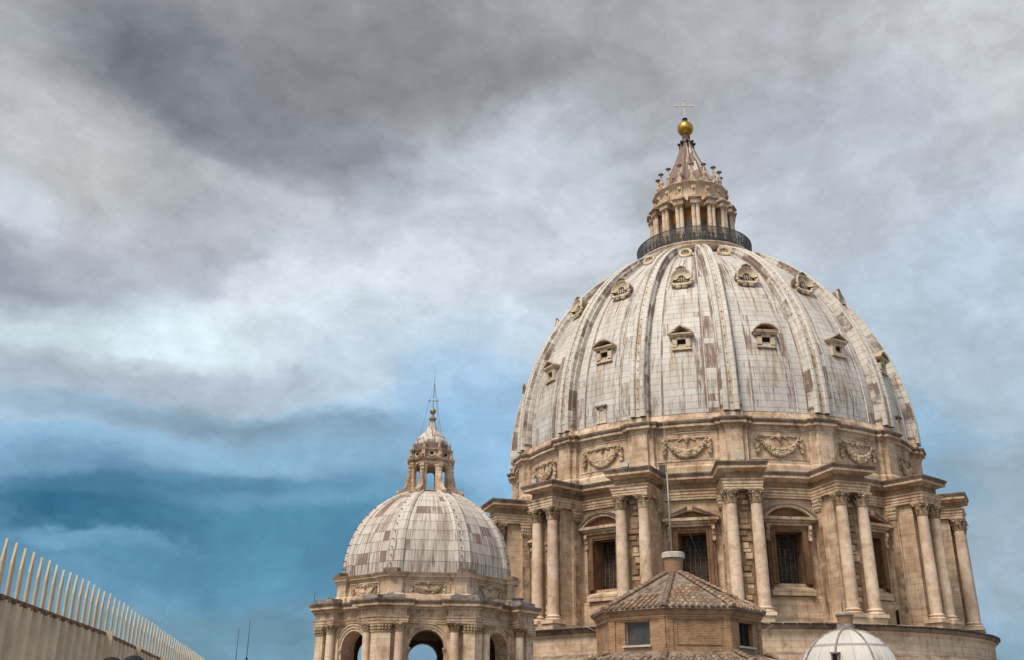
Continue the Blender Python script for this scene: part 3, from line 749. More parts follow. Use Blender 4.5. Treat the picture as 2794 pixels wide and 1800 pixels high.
s0_ = shell_dormer(PH - .5 * ST)
for k in (-3.5, -2.5, -1.5, .5, 1.5, 2.5): copy_part(s0_, PH + k * ST, dome)
def round_window(rot):
    M = tangent(DORM_S[2], .25) @ Matrix.Rotation(math.radians(34), 4, 'X'); b = MB(); n = 24
    for i in range(n):
        a0, a1 = 2 * pi * i / n, 2 * pi * (i + 1) / n
        def ring(a, R_, y): return M @ Vector((R_ * math.cos(a), y, R_ * math.sin(a) * .95))
        prof = [(.86, .5), (.86, -.30), (.78, -.38), (.56, -.34), (.50, -.22), (.48, .1)]
        for j in range(5): b.quad(ring(a0, *prof[j]), ring(a1, *prof[j]), ring(a1, *prof[j + 1]), ring(a0, *prof[j + 1]), smooth=True)
    f = b.build('round_window', [M_SHELLSTONE], dome, rot)
    b = MB(); ids = [b.pt(M @ Vector((.5 * math.cos(2 * pi * i / n), -.05, .48 * math.sin(2 * pi * i / n)))) for i in range(n)]; b.face(ids)
    b.build('round_pane', [M_DARK], f)
    b = MB(); b.box(-.5, .5, -.2, -.06, -.42, -.06, 0, M)
    for x in (-.17, .17): b.box(x - .03, x + .03, -.19, -.06, -.06, .42, 0, M)
    b.box(-.45, .45, -.18, -.06, .12, .18, 0, M)
    b.build('glazing_bar', [M_SHELLSTONE], f)
    return f
r0_ = round_window(PH - .5 * ST)
for k in (-3.5, -2.5, -1.5, .5, 1.5, 2.5, 3.5): copy_part(r0_, PH + k * ST, dome)
def shell_door(rot):
    r, z = 24.3, 32.4; b = MB()
    b.box(-.58, -.3, -r - .12, -r + 1, z, z + 1.75); b.box(.3, .58, -r - .12, -r + 1, z, z + 1.75); b.box(-.58, .58, -r - .12, -r + 1, z + 1.5, z + 1.8)
    b.box(-.72, .72, -r - .34, -r + 1.2, z + 1.8, z + 1.98, 1); b.box(-.66, .66, -r - .2, -r + 1, z - .1, z + .12)
    f = b.build('shell_door', [M_SHELLSTONE, M_DIRT], dome, rot)
    b = MB(); b.box(-.32, .32, -r + .06, -r + .2, z, z + 1.6); b.build('dark_opening', [M_BROWN], f)
    return f
o = shell_door(PH - 1.5 * ST); copy_part(o, PH + 2.5 * ST, dome)

# lantern -----------------------------------------------------------------------------
b = MB(); b.lathe([(6.6, 59.2), (7.2, 59.45), (7.5, 59.62), (7.85, 59.75), (7.95, 59.95), (7.95, 60.25), (8.05, 60.3), (8.05, 60.45), (6.5, 60.5), (4.0, 60.5)], 96, mats=[0] * 9)
lan = b.build('lantern', [M_STONE], dome)
b = MB(); b.lathe([(4.55, 60.5), (4.55, 67.2)], 64); b.build('lantern_wall', [M_PLASTER], lan)
b = MB(); n = 10; pts = [(-.52, 60.6), (.52, 60.6)] + [(.52 * math.cos(pi * i / n), 64.9 + .52 * math.sin(pi * i / n)) for i in range(n + 1)]
ids = [b.pt(P3(x, 4.62, z)) for x, z in pts]; b.face(ids, 0)
for i in range(len(pts)):
    (xa, za), (xb, zb) = pts[i], pts[(i + 1) % len(pts)]; b.quad(P3(xa, 4.62, za), P3(xb, 4.62, zb), P3(xb, 4.3, zb), P3(xa, 4.3, za), m=0)
aw = b.build('arched_window', [M_GREYPANE], lan, PH - ST / 2)
for k in range(-4, 4):
    if k: copy_part(aw, PH + (k - .5) * ST, lan)
b = MB()
b.box(-.62, .62, -5.95, -4.4, 60.5, 61.2)
for sg in (-1, 1):
    q = column_mb(.29, .265, 61.2, 61.45, 66.62, False); off = len(b.v)
    b.v += [(x + sg * .29, y - 5.6, z) for (x, y, z) in q.v]; b.f += [tuple(i + off for i in f) for f in q.f]; b.m += q.m; b.smooth |= {len(b.m) - len(q.m) + i for i in q.smooth}
    q = capital_mb(.25, 66.6, 67.25); off = len(b.v); kk = len(b.m)
    b.v += [(x + sg * .29, y - 5.6, z) for (x, y, z) in q.v]; b.f += [tuple(i + off for i in f) for f in q.f]; b.m += [1] * len(q.m); b.smooth |= {kk + i for i in q.smooth}
b.box(-.16, .16, -5.5, -4.5, 61.0, 67.2)
b.box(-.68, .68, -5.98, -4.5, 67.24, 67.62, 1); b.box(-.66, .66, -5.93, -4.5, 67.62, 67.9, 0); b.box(-.84, .84, -6.15, -4.5, 67.9, 68.0, 1); b.box(-.9, .9, -6.25, -4.5, 68.0, 68.2, 1)
b.blob((0, -5.55, 68.45), .4, 1, 10, 6, (1.9, 1.2, .7))
lc = b.build('paired_column', [M_COL, M_TRIM], lan, PH)
for k in range(1, 16): copy_part(lc, PH + k * ST, lan)
b = MB(); b.lathe([(4.3, 67.2), (5.0, 67.25), (5.0, 67.9), (5.2, 68.0), (5.2, 68.2), (5.05, 68.3), (4.9, 68.6), (4.8, 69.2), (4.75, 70.5), (4.95, 70.62), (5.0, 70.8), (5.25, 70.9), (5.25, 71.1), (4.5, 71.25), (4.4, 71.3), (4.4, 71.75), (4.0, 71.8), (2.4, 72.0)], 64, mats=[0] * 11 + [1] * 6)
for k in range(16):
    M = Matrix.Rotation(PH + k * ST, 4, 'Z')
    b.box(-.34, .34, -4.98, -4.4, 68.6, 70.6, 0, M); b.box(-.2, .2, -5.12, -4.9, 70.0, 70.4, 0, M); b.box(-.16, .16, -5.16, -5.0, 69.86, 70.02, 1, M); b.box(-.45, .45, -5.36, -4.6, 70.88, 71.14, 0, M)
b.build('lantern_attic', [M_STONE, M_DIRT], lan)
b = MB()
b.box(-.33, .33, -4.75, -4.1, 71.2, 72.0)
b.lathe([(.3, 72.0), (.3, 72.1), (.14, 72.2), (.3, 72.5), (.34, 72.75), (.22, 73.0), (.12, 73.2), (.2, 73.3), (.12, 73.45), (.11, 73.85), (.16, 73.95)], 12, c=(0, -4.42))
b.lathe([(.16, 73.95), (.4, 74.15), (.36, 74.25), (0, 74.3)], 12, c=(0, -4.42), m=1)
cd = b.build('candelabrum', [M_TRIM, M_DIRT], lan, PH)
for k in range(1, 16): copy_part(cd, PH + k * ST, lan)
b = MB(); n = 64; prof = [(3.7, 71.8), (3.45, 72.4), (3.1, 73.3), (2.75, 74.2), (2.4, 75.1), (2.05, 76.0), (1.68, 76.9), (1.32, 77.9), (1.02, 78.9), (.82, 80.0)]
rows = []
for (r, z) in prof:
    rows.append([b.pt(((r * (1 + .22 * abs(math.cos(8 * (2 * pi * i / n - PH))) ** 2 - .10)) * math.sin(2 * pi * i / n), -(r * (1 + .22 * abs(math.cos(8 * (2 * pi * i / n - PH))) ** 2 - .10)) * math.cos(2 * pi * i / n), z)) for i in range(n)])
for j in range(len(prof) - 1):
    for i in range(n):
        br = .75 + .4 * random.random() if i % 4 in (1, 2) or random.random() < .62 else .3
        b.face((rows[j][i], rows[j][(i + 1) % n], rows[j + 1][(i + 1) % n], rows[j + 1][i]), 0, uv=((.3, .3),) * 4, col=(br + .1, random.random(), 0), smooth=True)
b.lathe([(.8, 80.0), (.95, 80.1), (.95, 80.25), (.62, 80.4), (.55, 80.9), (.62, 81.3), (.5, 81.6)], 20, m=1)
for k in range(8):
    M = Matrix.Rotation(PH + k * pi / 4, 4, 'Z'); b.blob((0, -1.12, 80.05), .24, 2, 7, 4, (.8, 1, 1), M); b.box(-.08, .08, -1.1, -.7, 79.3, 80.0, 2, M)
b.build('spire', [M_LEAD2, M_DIRT, M_IRON], lan)
b = MB(); b.blob((0, 0, 82.7), 1.17, 0, 32, 20); b.lathe([(1.185, 82.66), (1.185, 82.74)], 32); b.build('ball', [M_GOLD], lan)
b = MB(); b.lathe([(.42, 83.7), (.42, 84.0), (.3, 84.05), (.3, 84.3), (.42, 84.35), (.3, 84.5), (.08, 84.55)], 14); b.build('collar', [M_IRON], lan)
b = MB()
b.box(-.06, .06, -.055, .055, 84.5, 87.75); b.box(-1.12, 1.12, -.053, .053, 86.62, 86.74)
for (x, z) in ((-1.12, 86.68), (1.12, 86.68), (0, 87.75)):
    b.blob((x, 0, z), .14, 0, 8, 5)
    for (dx, dz) in ((.2, 0), (-.2, 0), (0, .2), (0, -.2)): b.blob((x + dx, 0, z + dz), .1, 0, 6, 4)
b.blob((0, 0, 86.68), .17, 0, 8, 5)
b.build('cross', [M_GILT], lan, math.radians(8))
b = MB()                       # safety mesh round the gallery
RR = 7.85
b.lathe([(RR, 62.58), (RR + .05, 62.6), (RR + .05, 62.66), (RR, 62.68), (RR - .04, 62.63), (RR, 62.58)], 96)
for z in (60.7, 60.9, 61.1, 61.3, 61.5, 61.7, 61.9, 62.1, 62.3, 62.5): b.lathe([(RR, z), (RR + .018, z + .018), (RR, z + .036)], 96)
for i in range(620):
    M = Matrix.Rotation(2 * pi * i / 620, 4, 'Z'); wd = .045 if i % 31 == 0 else .017
    b.box(-wd, wd, -RR - .01, -RR + .01, 60.46, 62.6, 0, M)
b.build('safety_mesh', [M_MESH], lan)
b = MB()
b.lathe([(6.9, 61.42), (6.95, 61.45), (6.95, 61.52), (6.9, 61.55), (6.85, 61.48), (6.9, 61.42)], 80)
for i in range(260):
    M = Matrix.Rotation(2 * pi * i / 260, 4, 'Z'); b.box(-.055, .055, -6.93, -6.87, 60.48, 61.45, 0, M)
b.build('inner_railing', [M_MESH], lan)

# ================================================================== SIDE DOME
SCX, SCY, A0 = -24.64, 84.48, math.radians(17.4)
sdome = thing('side_dome', 'smaller streaked brownish lead dome on an arched octagonal tower with slim lantern', 'dome', (SCX, SCY, 0))
O8 = pi / 4; T22 = math.tan(pi / 8)
def oct_path(a_in, a_out=None, gap=None, steps=None):
    """octagon plan; with a_out the corners break forward leaving a recess of half width gap in each face"""
    pts = []
    for k in range(8):
        a = A0 + k * O8; n = Vector((math.sin(a), -math.cos(a))); t = Vector((math.cos(a), math.sin(a)))
        ao = a_out or a_in
        pts.append(n * ao + t * (-ao * T22))
        if a_out:
            for (x, r) in ((-gap, a_out), (-gap, a_in), (gap, a_in), (gap, a_out)): pts.append(n * r + t * x)
    return [(p.x, p.y) for p in pts]
AW = 8.0; AH = 1.36; SPR = 6.9; ZT = 8.7
def arch_wall(b, a, hw, z0, spr, zt, half, thick, m=0, n=14, mi=0):
    """one octagon face with an arched opening, with its reveal"""
    for d in (a, a - thick):
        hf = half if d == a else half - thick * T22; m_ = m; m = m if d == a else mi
        b.quad(P3(-hf, d, z0), P3(-hw, d, z0), P3(-hw, d, zt), P3(-hf, d, zt), m=m); b.quad(P3(hw, d, z0), P3(hf, d, z0), P3(hf, d, zt), P3(hw, d, zt), m=m)
        for i in range(n):
            t0, t1 = pi - pi * i / n, pi - pi * (i + 1) / n
            b.quad(P3(hw * math.cos(t0), d, spr + hw * math.sin(t0)), P3(hw * math.cos(t1), d, spr + hw * math.sin(t1)), P3(hw * math.cos(t1), d, zt), P3(hw * math.cos(t0), d, zt), m=m)
        m = m_
    for i in range(n):
        t0, t1 = pi - pi * i / n, pi - pi * (i + 1) / n
        b.quad(P3(hw * math.cos(t0), a, spr + hw * math.sin(t0)), P3(hw * math.cos(t1), a, spr + hw * math.sin(t1)), P3(hw * math.cos(t1), a - thick, spr + hw * math.sin(t1)), P3(hw * math.cos(t0), a - thick, spr + hw * math.sin(t0)), m=m)
    for sg in (-1, 1): b.quad(P3(sg * hw, a, z0), P3(sg * hw, a, spr), P3(sg * hw, a - thick, spr), P3(sg * hw, a - thick, z0), m=m)
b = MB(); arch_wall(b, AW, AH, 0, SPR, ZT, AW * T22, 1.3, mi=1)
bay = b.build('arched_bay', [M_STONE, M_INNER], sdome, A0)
b = MB(); n = 16                                   # archivolt and imposts
for (r0, r1, d) in ((AH, AH + .2, .08), (AH + .2, AH + .42, .16), (AH + .42, AH + .5, .24)):
    for i in range(n):
        t0, t1 = pi - pi * i / n, pi - pi * (i + 1) / n
        def pp(r, t, y): return P3(r * math.cos(t), y, SPR + r * math.sin(t))
        b.quad(pp(r0, t0, AW + d), pp(r0, t1, AW + d), pp(r1, t1, AW + d), pp(r1, t0, AW + d)); b.quad(pp(r1, t0, AW + d), pp(r1, t1, AW + d), pp(r1, t1, AW), pp(r1, t0, AW)); b.quad(pp(r0, t0, AW + d), pp(r0, t1, AW + d), pp(r0, t1, AW), pp(r0, t0, AW))
for sg in (-1, 1):
    for (z0, z1, d) in ((SPR - .42, SPR - .25, .1), (SPR - .25, SPR - .1, .18), (SPR - .1, SPR, .26)):
        x0, x1 = sorted((sg * (AH - d * .5), sg * (AH + .5))); b.box(x0, x1, -AW - d, -AW + 1.0, z0, z1)
    x0, x1 = sorted((sg * (AH + .003), sg * (AH + .42))); b.box(x0, x1, -AW - .08, -AW, 0, SPR - .42)
b.build('archivolt', [M_TRIM], bay)
for k in range(1, 8): copy_part(bay, A0 + k * O8, sdome)
# corner piers: bent pilaster between two columns
AB = 9.0
b = MB(); ca = pi / 8
cpath = []
def corner_pts(a_, xs):
    """points along both faces that meet at the corner (corner turned to -Y)"""
    L = a_ * T22; out = []
    for (fa, x) in xs:
        n = Vector((math.sin(fa * ca), -math.cos(fa * ca))); t = Vector((math.cos(fa * ca), math.sin(fa * ca)))
        out.append(n * a_ + t * x)
    return out
L = 8.85 * T22
P = corner_pts(8.85, ((-1, 2.78), (-1, L), (1, -2.78)))
inn = corner_pts(7.5, ((-1, 1.55), (1, -1.55)))
pl = [(p.x, p.y) for p in (corner_pts(7.9, ((-1, 1.55),)) + corner_pts(8.3, ((-1, 1.55),)) + corner_pts(8.3, ((-1, 2.78),)) + P + corner_pts(8.3, ((1, -2.78), (1, -1.55))) + corner_pts(7.9, ((1, -1.55),)))]
b.sweep(pl, [(0, 0), (0, 8.64)], closed=False)
pier = b.build('corner_pier', [M_STONE], sdome, A0 - ca)
b = MB()                                            # pilaster capital with leaves
pb = [(p.x, p.y) for p in corner_pts(8.3, ((-1, 2.78),)) + P + corner_pts(8.3, ((1, -2.78),))]
b.sweep(pb, [(0, 7.95), (.07, 8.0), (.07, 8.08), (.02, 8.1), (.04, 8.35), (.14, 8.55), (.2, 8.6), (.2, 8.7)], closed=False)
for f, xs in ((-1, (2.9, 3.15, 3.4, 3.62)), (1, (-2.9, -3.15, -3.4, -3.62))):
    for j, x in enumerate(xs):
        for z, r in ((8.22, .1), (8.45, .13)):
            q = corner_pts(8.93, ((f, x),))[0]; b.blob((q.x, q.y, z), r, 0, 7, 4, (1, 1, 1.2))
b.build('pilaster_capital', [M_CARVED], pier)
q0 = None
for f in (-1, 1):
    q = corner_pts(8.62, ((f, -f * 2.12),))[0]
    if q0 is None:
        q0 = column_mb(.37, .33, 0, .5, 8.05).build('column', [M_COL], pier, 0, (q.x, q.y, 0)); q1 = capital_mb(.325, 8.0, 8.7).build('capital', [M_CARVED], pier, 0, (q.x, q.y, 0))
    else:
        copy_part(q0, None, pier, (q.x, q.y, 0)); copy_part(q1, None, pier, (q.x, q.y, 0))
for k in range(1, 8): copy_part(pier, A0 - ca + k * O8, sdome)
path = oct_path(8.1, 9.0, 1.5); b = MB()
prof = [(-1.2, 8.69), (0, 8.69), (0, 8.83), (.04, 8.84), (.04, 9.0), (.1, 9.06), (.12, 9.14), (-.10, 9.17), (-.10, 9.72), (.03, 9.76), (.1, 9.9), (.4, 9.93), (.4, 10.1), (.44, 10.12), (.55, 10.32), (.55, 10.42), (.2, 10.46), (-.5, 10.5)]
rows = b.sweep(path, prof, True, [0] * 13 + [1] * 4)
b.face(rows[-1], 1)
for k in range(8):                                   # dentils
    M = Matrix.Rotation(A0 + k * O8, 4, 'Z')
    for i in range(13): b.box(1.62 + i * .165, 1.71 + i * .165, -9.2, -9.0, 9.74, 9.9, 0, M); b.box(-1.71 - i * .165, -1.62 - i * .165, -9.2, -9.0, 9.74, 9.9, 0, M)
b.build('main_entablature', [M_TRIM, M_DIRT], sdome)
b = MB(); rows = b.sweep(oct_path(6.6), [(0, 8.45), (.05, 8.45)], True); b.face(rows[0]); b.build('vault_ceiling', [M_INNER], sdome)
for k in range(8):                                   # grey lead flashings on top of the corner blocks
    b = MB()
    for f in (-1, 1):
        M = Matrix.Rotation(A0 + (k - .5) * O8, 4, 'Z'); xs = sorted((-f * 1.75, -f * 3.5)); 
        Mf = M @ Matrix.Rotation(f * ca, 4, 'Z'); b.box(xs[0], xs[1], -9.05, -7.9, 10.5, 10.78, 0, Mf)
        b.box(xs[0] + .3, xs[1] - .9, -8.7, -7.9, 10.78, 10.92, 0, Mf)
    b.build('lead_flashing', [M_CEMENT], sdome)
# attic
path = oct_path(7.15, 7.42, 2.05); b = MB()
prof = [(.22, 10.4), (.22, 10.95), (.1, 11.02), (0, 11.05), (0, 12.1), (.05, 12.14), (.08, 12.28), (.28, 12.34), (.28, 12.46), (.42, 12.6), (.42, 12.66), (-.2, 12.72), (-.7, 12.74)]
b.sweep(path, prof, True, [0] * 8 + [1] * 0 + [0, 1, 1, 1])
b.build('attic_storey', [M_STONE, M_DIRT], sdome)
b = MB()
for (x0, x1, z0, z1) in ((-1.75, 1.75, 10.98, 11.08), (-1.75, 1.75, 11.96, 12.06), (-1.75, -1.62, 11.08, 11.96), (1.62, 1.75, 11.08, 11.96)): b.box(x0, x1, -7.23, -7.1, z0, z1)
fpn = b.build('garland_panel', [M_STONE], sdome, A0)
add_festoon(fpn, 1.5, .55, 11.82, 7.17, .52, 5)
for k in (-2, -1, 1, 2): copy_part(fpn, A0 + k * O8, sdome)
# shell: eight gores
SR, SZ, SCc = 7.58, 13.17, .22
def sarc(z): return math.sqrt(max(.01, SR * SR - (z - SZ) ** 2)) - SCc
zs = []
t0_, t1_ = math.asin((12.72 - SZ) / SR), math.asin((20.35 - SZ) / SR); NS = 11
zs = [SZ + SR * math.sin(t0_ + (t1_ - t0_) * i / NS) for i in range(NS + 1)]
b = MB(); cf = [-1, -.55, -.05, .45, 1]
for k in range(8):
    a = A0 + k * O8; n = Vector((math.sin(a), -math.cos(a), 0)); t = Vector((math.cos(a), math.sin(a), 0))
    amt = (.42, .26, .12, .2, .2, .3, .5, .66)[k]
    for i in range(NS):
        for c in range(4):
            Q = []; v = (.56 + .34 * random.random()) if random.random() < amt * .45 else .27 + .12 * random.random() + .12 * amt
            if i < 2: v = max(v, .48)
            sub = 3; sh = (v, random.random(), 0)
            for q in range(sub):
                g0 = cf[c] + (cf[c + 1] - cf[c]) * q / sub; g1 = cf[c] + (cf[c + 1] - cf[c]) * (q + 1) / sub
                Q = []
                for (z, gg) in ((zs[i], g0), (zs[i], g1), (zs[i + 1], g1), (zs[i + 1], g0)):
                    ap = .935 * sarc(z); p = n * (ap + .10 * (1 - gg * gg)) + t * (gg * ap * T22); Q.append((p.x, p.y, z))
                b.quad(*Q, uv=((q / sub, 0), ((q + 1) / sub, 0), ((q + 1) / sub, 1), (q / sub, 1)), col=sh, smooth=False)
b.build('lead_shell', [M_LEAD2], sdome)
b = MB()
for i in range(NS):
    rows = []
    for z in (zs[i], zs[i + 1]):
        R_ = .935 * sarc(z) / math.cos(pi / 8); w = .62 * (R_ / 7.9) + .16; tt = math.asin((z - SZ) / SR); n = Vector((0, -math.cos(tt), math.sin(tt)))
        rows.append([Vector((x * w, -R_ + abs(x) * w * T22 * .85, z)) + n * h for (x, h) in ((-1, -.1), (-1, .12), (-.72, .2), (-.62, .12), (.62, .12), (.72, .2), (1, .12), (1, -.1))])
    for j in range(7): b.quad(rows[0][j], rows[0][j + 1], rows[1][j + 1], rows[1][j], uv=((.5, 0), (.5, 0), (.5, 1), (.5, 1)), col=(.22 + .12 * random.random() + (.25 if i < 1 else 0), random.random(), 0))
for i in range(10):
    z = 13.4 + i * .68; R_ = .935 * sarc(z) / math.cos(pi / 8); b.box(-.27, -.22, -R_ - .2, -R_ + .1, z - .03, z + .05, 1)
srib = b.build('rib', [M_LEAD2, M_RAIL], sdome, A0 - ca)
b2 = MB(); b2.box(-.62, .62, -8.1, -7.0, 12.7, 13.0); b2.build('rib_foot', [M_DIRT], srib)
for k in range(1, 8): copy_part(srib, A0 - ca + k * O8, sdome)
# lantern of the side dome
b = MB(); b.sweep(oct_path(1.95), [(.12, 19.4), (.12, 20.0), (.05, 20.1), (.0, 20.12), (0, 20.42), (.06, 20.46), (.06, 20.56), (-1.0, 20.6)], True)
sl = b.build('lantern', [M_STONE], sdome)
b = MB()
for k in range(8):
    q = MB(); arch_wall(q, 1.72, .37, 20.55, 22.55, 23.1, 1.72 * T22, .28, n=10); M = Matrix.Rotation(A0 + k * O8, 4, 'Z'); off = len(b.v)
    b.v += [tuple(M @ Vector(p)) for p in q.v]; b.f += [tuple(i + off for i in f) for f in q.f]; b.m += q.m
    for sg in (-1, 1):
        x0, x1 = sorted((sg * .40, sg * .66)); b.box(x0, x1, -1.80, -1.7, 20.55, 22.95, 0, M); b.box(min(x0, x1) - .03, max(x0, x1) + .03, -1.85, -1.7, 22.75, 23.0, 0, M)
    b.blob((0, -1.78, 22.98), .1, 0, 7, 4, (1, 1, 1.2), M)
    Mc = Matrix.Rotation(A0 + (k - .5) * O8, 4, 'Z'); b.box(-.13, .13, -2.10, -1.7, 20.55, 22.9, 0, Mc); b.box(-.17, .17, -2.17, -1.7, 22.72, 23.0, 0, Mc)
b.build('arcade', [M_STONE], sl)
b = MB(); pth = oct_path(1.72, 1.86, .42)
rows = b.sweep(pth, [(-.3, 22.98), (.05, 22.98), (.05, 23.2), (.0, 23.22), (0, 23.32), (.22, 23.36), (.28, 23.5), (.0, 23.55), (-.1, 23.6), (-.1, 24.18), (.06, 24.24), (.1, 24.36), (-.1, 24.42), (-.3, 24.45)], True, [0, 0, 0, 0, 0, 0, 1, 1, 0, 0, 0, 1, 1]); b.face(rows[-1], 1); b.face(rows[0][::-1], 0)
for k in range(8):
    Mc = Matrix.Rotation(A0 + (k - .5) * O8, 4, 'Z'); b.box(-.16, .16, -2.02, -1.6, 23.55, 24.2, 0, Mc); b.blob((0, -2.0, 23.8), .13, 0, 7, 4, (1, 1, 1.5), Mc)
b.build('lantern_entablature', [M_TRIM, M_DIRT], sl)
b = MB(); n = 16
ids = [b.pt(P3(.2 * math.cos(2 * pi * i / n), 1.79, 23.88 + .16 * math.sin(2 * pi * i / n))) for i in range(n)]; b.face(ids, 0)
for i in range(n):
    a0, a1 = 2 * pi * i / n, 2 * pi * (i + 1) / n
    b.quad(P3(.2 * math.cos(a0), 1.785, 23.88 + .16 * math.sin(a0)), P3(.2 * math.cos(a1), 1.785, 23.88 + .16 * math.sin(a1)), P3(.28 * math.cos(a1), 1.83, 23.88 + .23 * math.sin(a1)), P3(.28 * math.cos(a0), 1.83, 23.88 + .23 * math.sin(a0)), m=1)
oc0 = b.build('oculus', [M_DARK, M_STONE], sl, A0)
for k in (-2, -1, 1, 2): copy_part(oc0, A0 + k * O8, sl)
b = MB()                                             # volute buttress with finial
prf = [(1.85, 21.4), (2.15, 21.38), (2.3, 21.25), (2.38, 21.0), (2.55, 20.78), (2.8, 20.62), (3.05, 20.5), (3.15, 20.3), (3.15, 19.5), (1.85, 19.3)]
for sg in (-1, 1): b.face([b.pt((sg * .22, -r, z)) for r, z in prf])
for i in range(len(prf) - 1): b.quad((-.22, -prf[i][0], prf[i][1]), (.22, -prf[i][0], prf[i][1]), (.22, -prf[i + 1][0], prf[i + 1][1]), (-.22, -prf[i + 1][0], prf[i + 1][1]))
b.box(-.2, .2, -2.32, -1.85, 21.2, 21.5)
b.blob((0, -3.05, 20.36), .2, 0, 8, 5, (1.2, 1, 1))
b.lathe([(.14, 21.5), (.2, 21.56), (.12, 21.62), (.19, 21.78), (.17, 21.92), (.08, 22.02), (.13, 22.1), (.08, 22.16), (.06, 22.34), (.13, 22.4), (0, 22.44)], 10, c=(0, -2.12))
vb = b.build('volute_buttress', [M_TRIM], sl, A0 - ca)
for k in range(1, 8): copy_part(vb, A0 - ca + k * O8, sl)
b = MB(); b.lathe([(.13, 24.4), (.17, 24.48), (.12, 24.6), (.14, 24.72), (.08, 24.88), (.11, 25.0), (0, 25.06)], 9, c=(0, -1.75))
fn = b.build('finial', [M_TRIM], sl, A0 - ca)
for k in range(1, 8): copy_part(fn, A0 - ca + k * O8, sl)
b = MB(); n = 48; prof = [(1.42, 24.4), (1.42, 24.62), (1.5, 24.95), (1.46, 25.25), (1.3, 25.55), (1.05, 25.85), (.8, 26.1), (.56, 26.4), (.4, 26.75), (.3, 27.1), (.26, 27.25)]
rows = [[b.pt((r * (1 + .09 * max(0, math.cos(8 * (2 * pi * i / n - A0 - ca))) ** 4) * math.sin(2 * pi * i / n), -r * (1 + .09 * max(0, math.cos(8 * (2 * pi * i / n - A0 - ca))) ** 4) * math.cos(2 * pi * i / n), z)) for i in range(n)] for r, z in prof]
for j in range(len(prof) - 1):
    for i in range(n):
        br = .85 if j < 2 else (.5 * (random.random() < .35) + .22)
        b.face((rows[j][i], rows[j][(i + 1) % n], rows[j + 1][(i + 1) % n], rows[j + 1][i]), 0, uv=((.3, .3),) * 4, col=(br, random.random(), 0), smooth=True)
b.lathe([(.26, 27.2), (.25, 27.42), (.34, 27.5), (.36, 27.6), (.2, 27.64), (.16, 27.85), (.08, 28.0), (.06, 28.1)], 14, m=1)
b.build('onion_roof', [M_LEAD2, M_CEMENT], sl)
b = MB(); b.blob((0, 0, 28.28), .29, 0, 20, 12); b.build('ball', [M_OLDBRASS], sl)
b = MB(); b.tube([(0, 0, 28.5), (0, 0, 29.75)], .035, 6); b.tube([(-.42, 0, 29.3), (.42, 0, 29.3)], .03, 6)
for (x, z) in ((-.42, 29.3), (.42, 29.3), (0, 29.75), (0, 29.3)): b.blob((x, 0, z), .07, 0, 7, 4)
b.build('cross', [M_OLDBRASS], sl, math.radians(16))
b = MB(); b.tube([(.04, 0, 29.7), (.06, 0, 31.1), (.07, 0, 32.4)], [.03, .022, .012], 6); b.build('lightning_rod', [M_RAIL], sl)
b = MB()
for a in (-95, 15, 60, 160):
    a = math.radians(a); b = MB(); b.tube([(.06, 0, 31.1), (1.2 * math.sin(a), -1.2 * math.cos(a), 25.9)], .012, 4); b.build('stay_wire', [M_WIRE], sl)
b = MB()                                             # thin rods standing on the cornice corners, a grey vent box
Mx = Matrix.Rotation(A0 - ca - O8, 4, 'Z')
for k, h in ((-1, 1.15), (0, .85), (1, .8)):
    M = Matrix.Rotation(A0 - ca + k * O8, 4, 'Z'); p = M @ Vector((0, -9.9, 10.4)); b = MB(); b.tube([p, p + Vector((0, 0, h * .8)), p + Vector((.04, 0, h))], .025, 5); b.build('lightning_spike', [M_WIRE], sdome)
b = MB(); M = Matrix.Rotation(A0 + 1.5 * O8, 4, 'Z'); b.box(-.4, .4, -8.6, -7.9, 10.5, 11.2, 0, M); b.box(-.5, .5, -8.7, -7.8, 11.2, 11.28, 0, M); b.build('vent_box', [M_CEMENT], sdome)

# ================================================================== BRICK TURRET
TX, TY = -2.42, 59.95; TA = math.radians(-5 + 22.5)
tur = thing('brick_turret', 'octagonal brown brick turret with terracotta tile roof and round brick chimney', 'turret', (TX, TY, 0))
def opath(a, A=TA):
    R_ = a / math.cos(pi / 8)
    return [(R_ * math.sin(A + (k - .5) * O8), -R_ * math.cos(A + (k - .5) * O8)) for k in range(8)]
AT = 4.30
b = MB()
WZ0, WZ1, WH = 5.5, 6.75, .80
for k in range(8):
    M = Matrix.Rotation(TA + k * O8, 4, 'Z'); h = AT * T22
    def q_(x0, x1, z0, z1, d=0.0): b.quad(*[M @ Vector(P3(x, AT - d, z)) for x, z in ((x0, z0), (x1, z0), (x1, z1), (x0, z1))])
    if k in (7, 1, 3, 5):
        q_(-h, h, 0, WZ0); q_(-h, h, WZ1, 7.1); q_(-h, -WH, WZ0, WZ1); q_(WH, h, WZ0, WZ1)
        for sg in (-1, 1): b.quad(*[M @ Vector(p) for p in (P3(sg * WH, AT, WZ0), P3(sg * WH, AT - .3, WZ0), P3(sg * WH, AT - .3, WZ1), P3(sg * WH, AT, WZ1))])
        b.quad(*[M @ Vector(p) for p in (P3(-WH, AT, WZ1), P3(WH, AT, WZ1), P3(WH, AT - .3, WZ1), P3(-WH, AT - .3, WZ1))]); b.quad(*[M @ Vector(p) for p in (P3(-WH, AT, WZ0), P3(WH, AT, WZ0), P3(WH, AT - .3, WZ0), P3(-WH, AT - .3, WZ0))])
    else:
        q_(-h, h, 0, 7.1)
        if k == 0:
            for (x0, x1, z0, z1) in ((-1.25, 1.25, 6.78, 6.85), (-1.25, 1.25, 5.5, 5.57), (-1.25, -1.18, 5.57, 6.78), (1.18, 1.25, 5.57, 6.78)): b.box(x0, x1, -AT - .05, -AT + .05, z0, z1, 0, M)
    for sg in (-1, 1): x0, x1 = sorted((sg * h, sg * (h - .38))); b.box(x0, x1, -AT - .07, -AT + .2, 0, 6.95, 0, M)
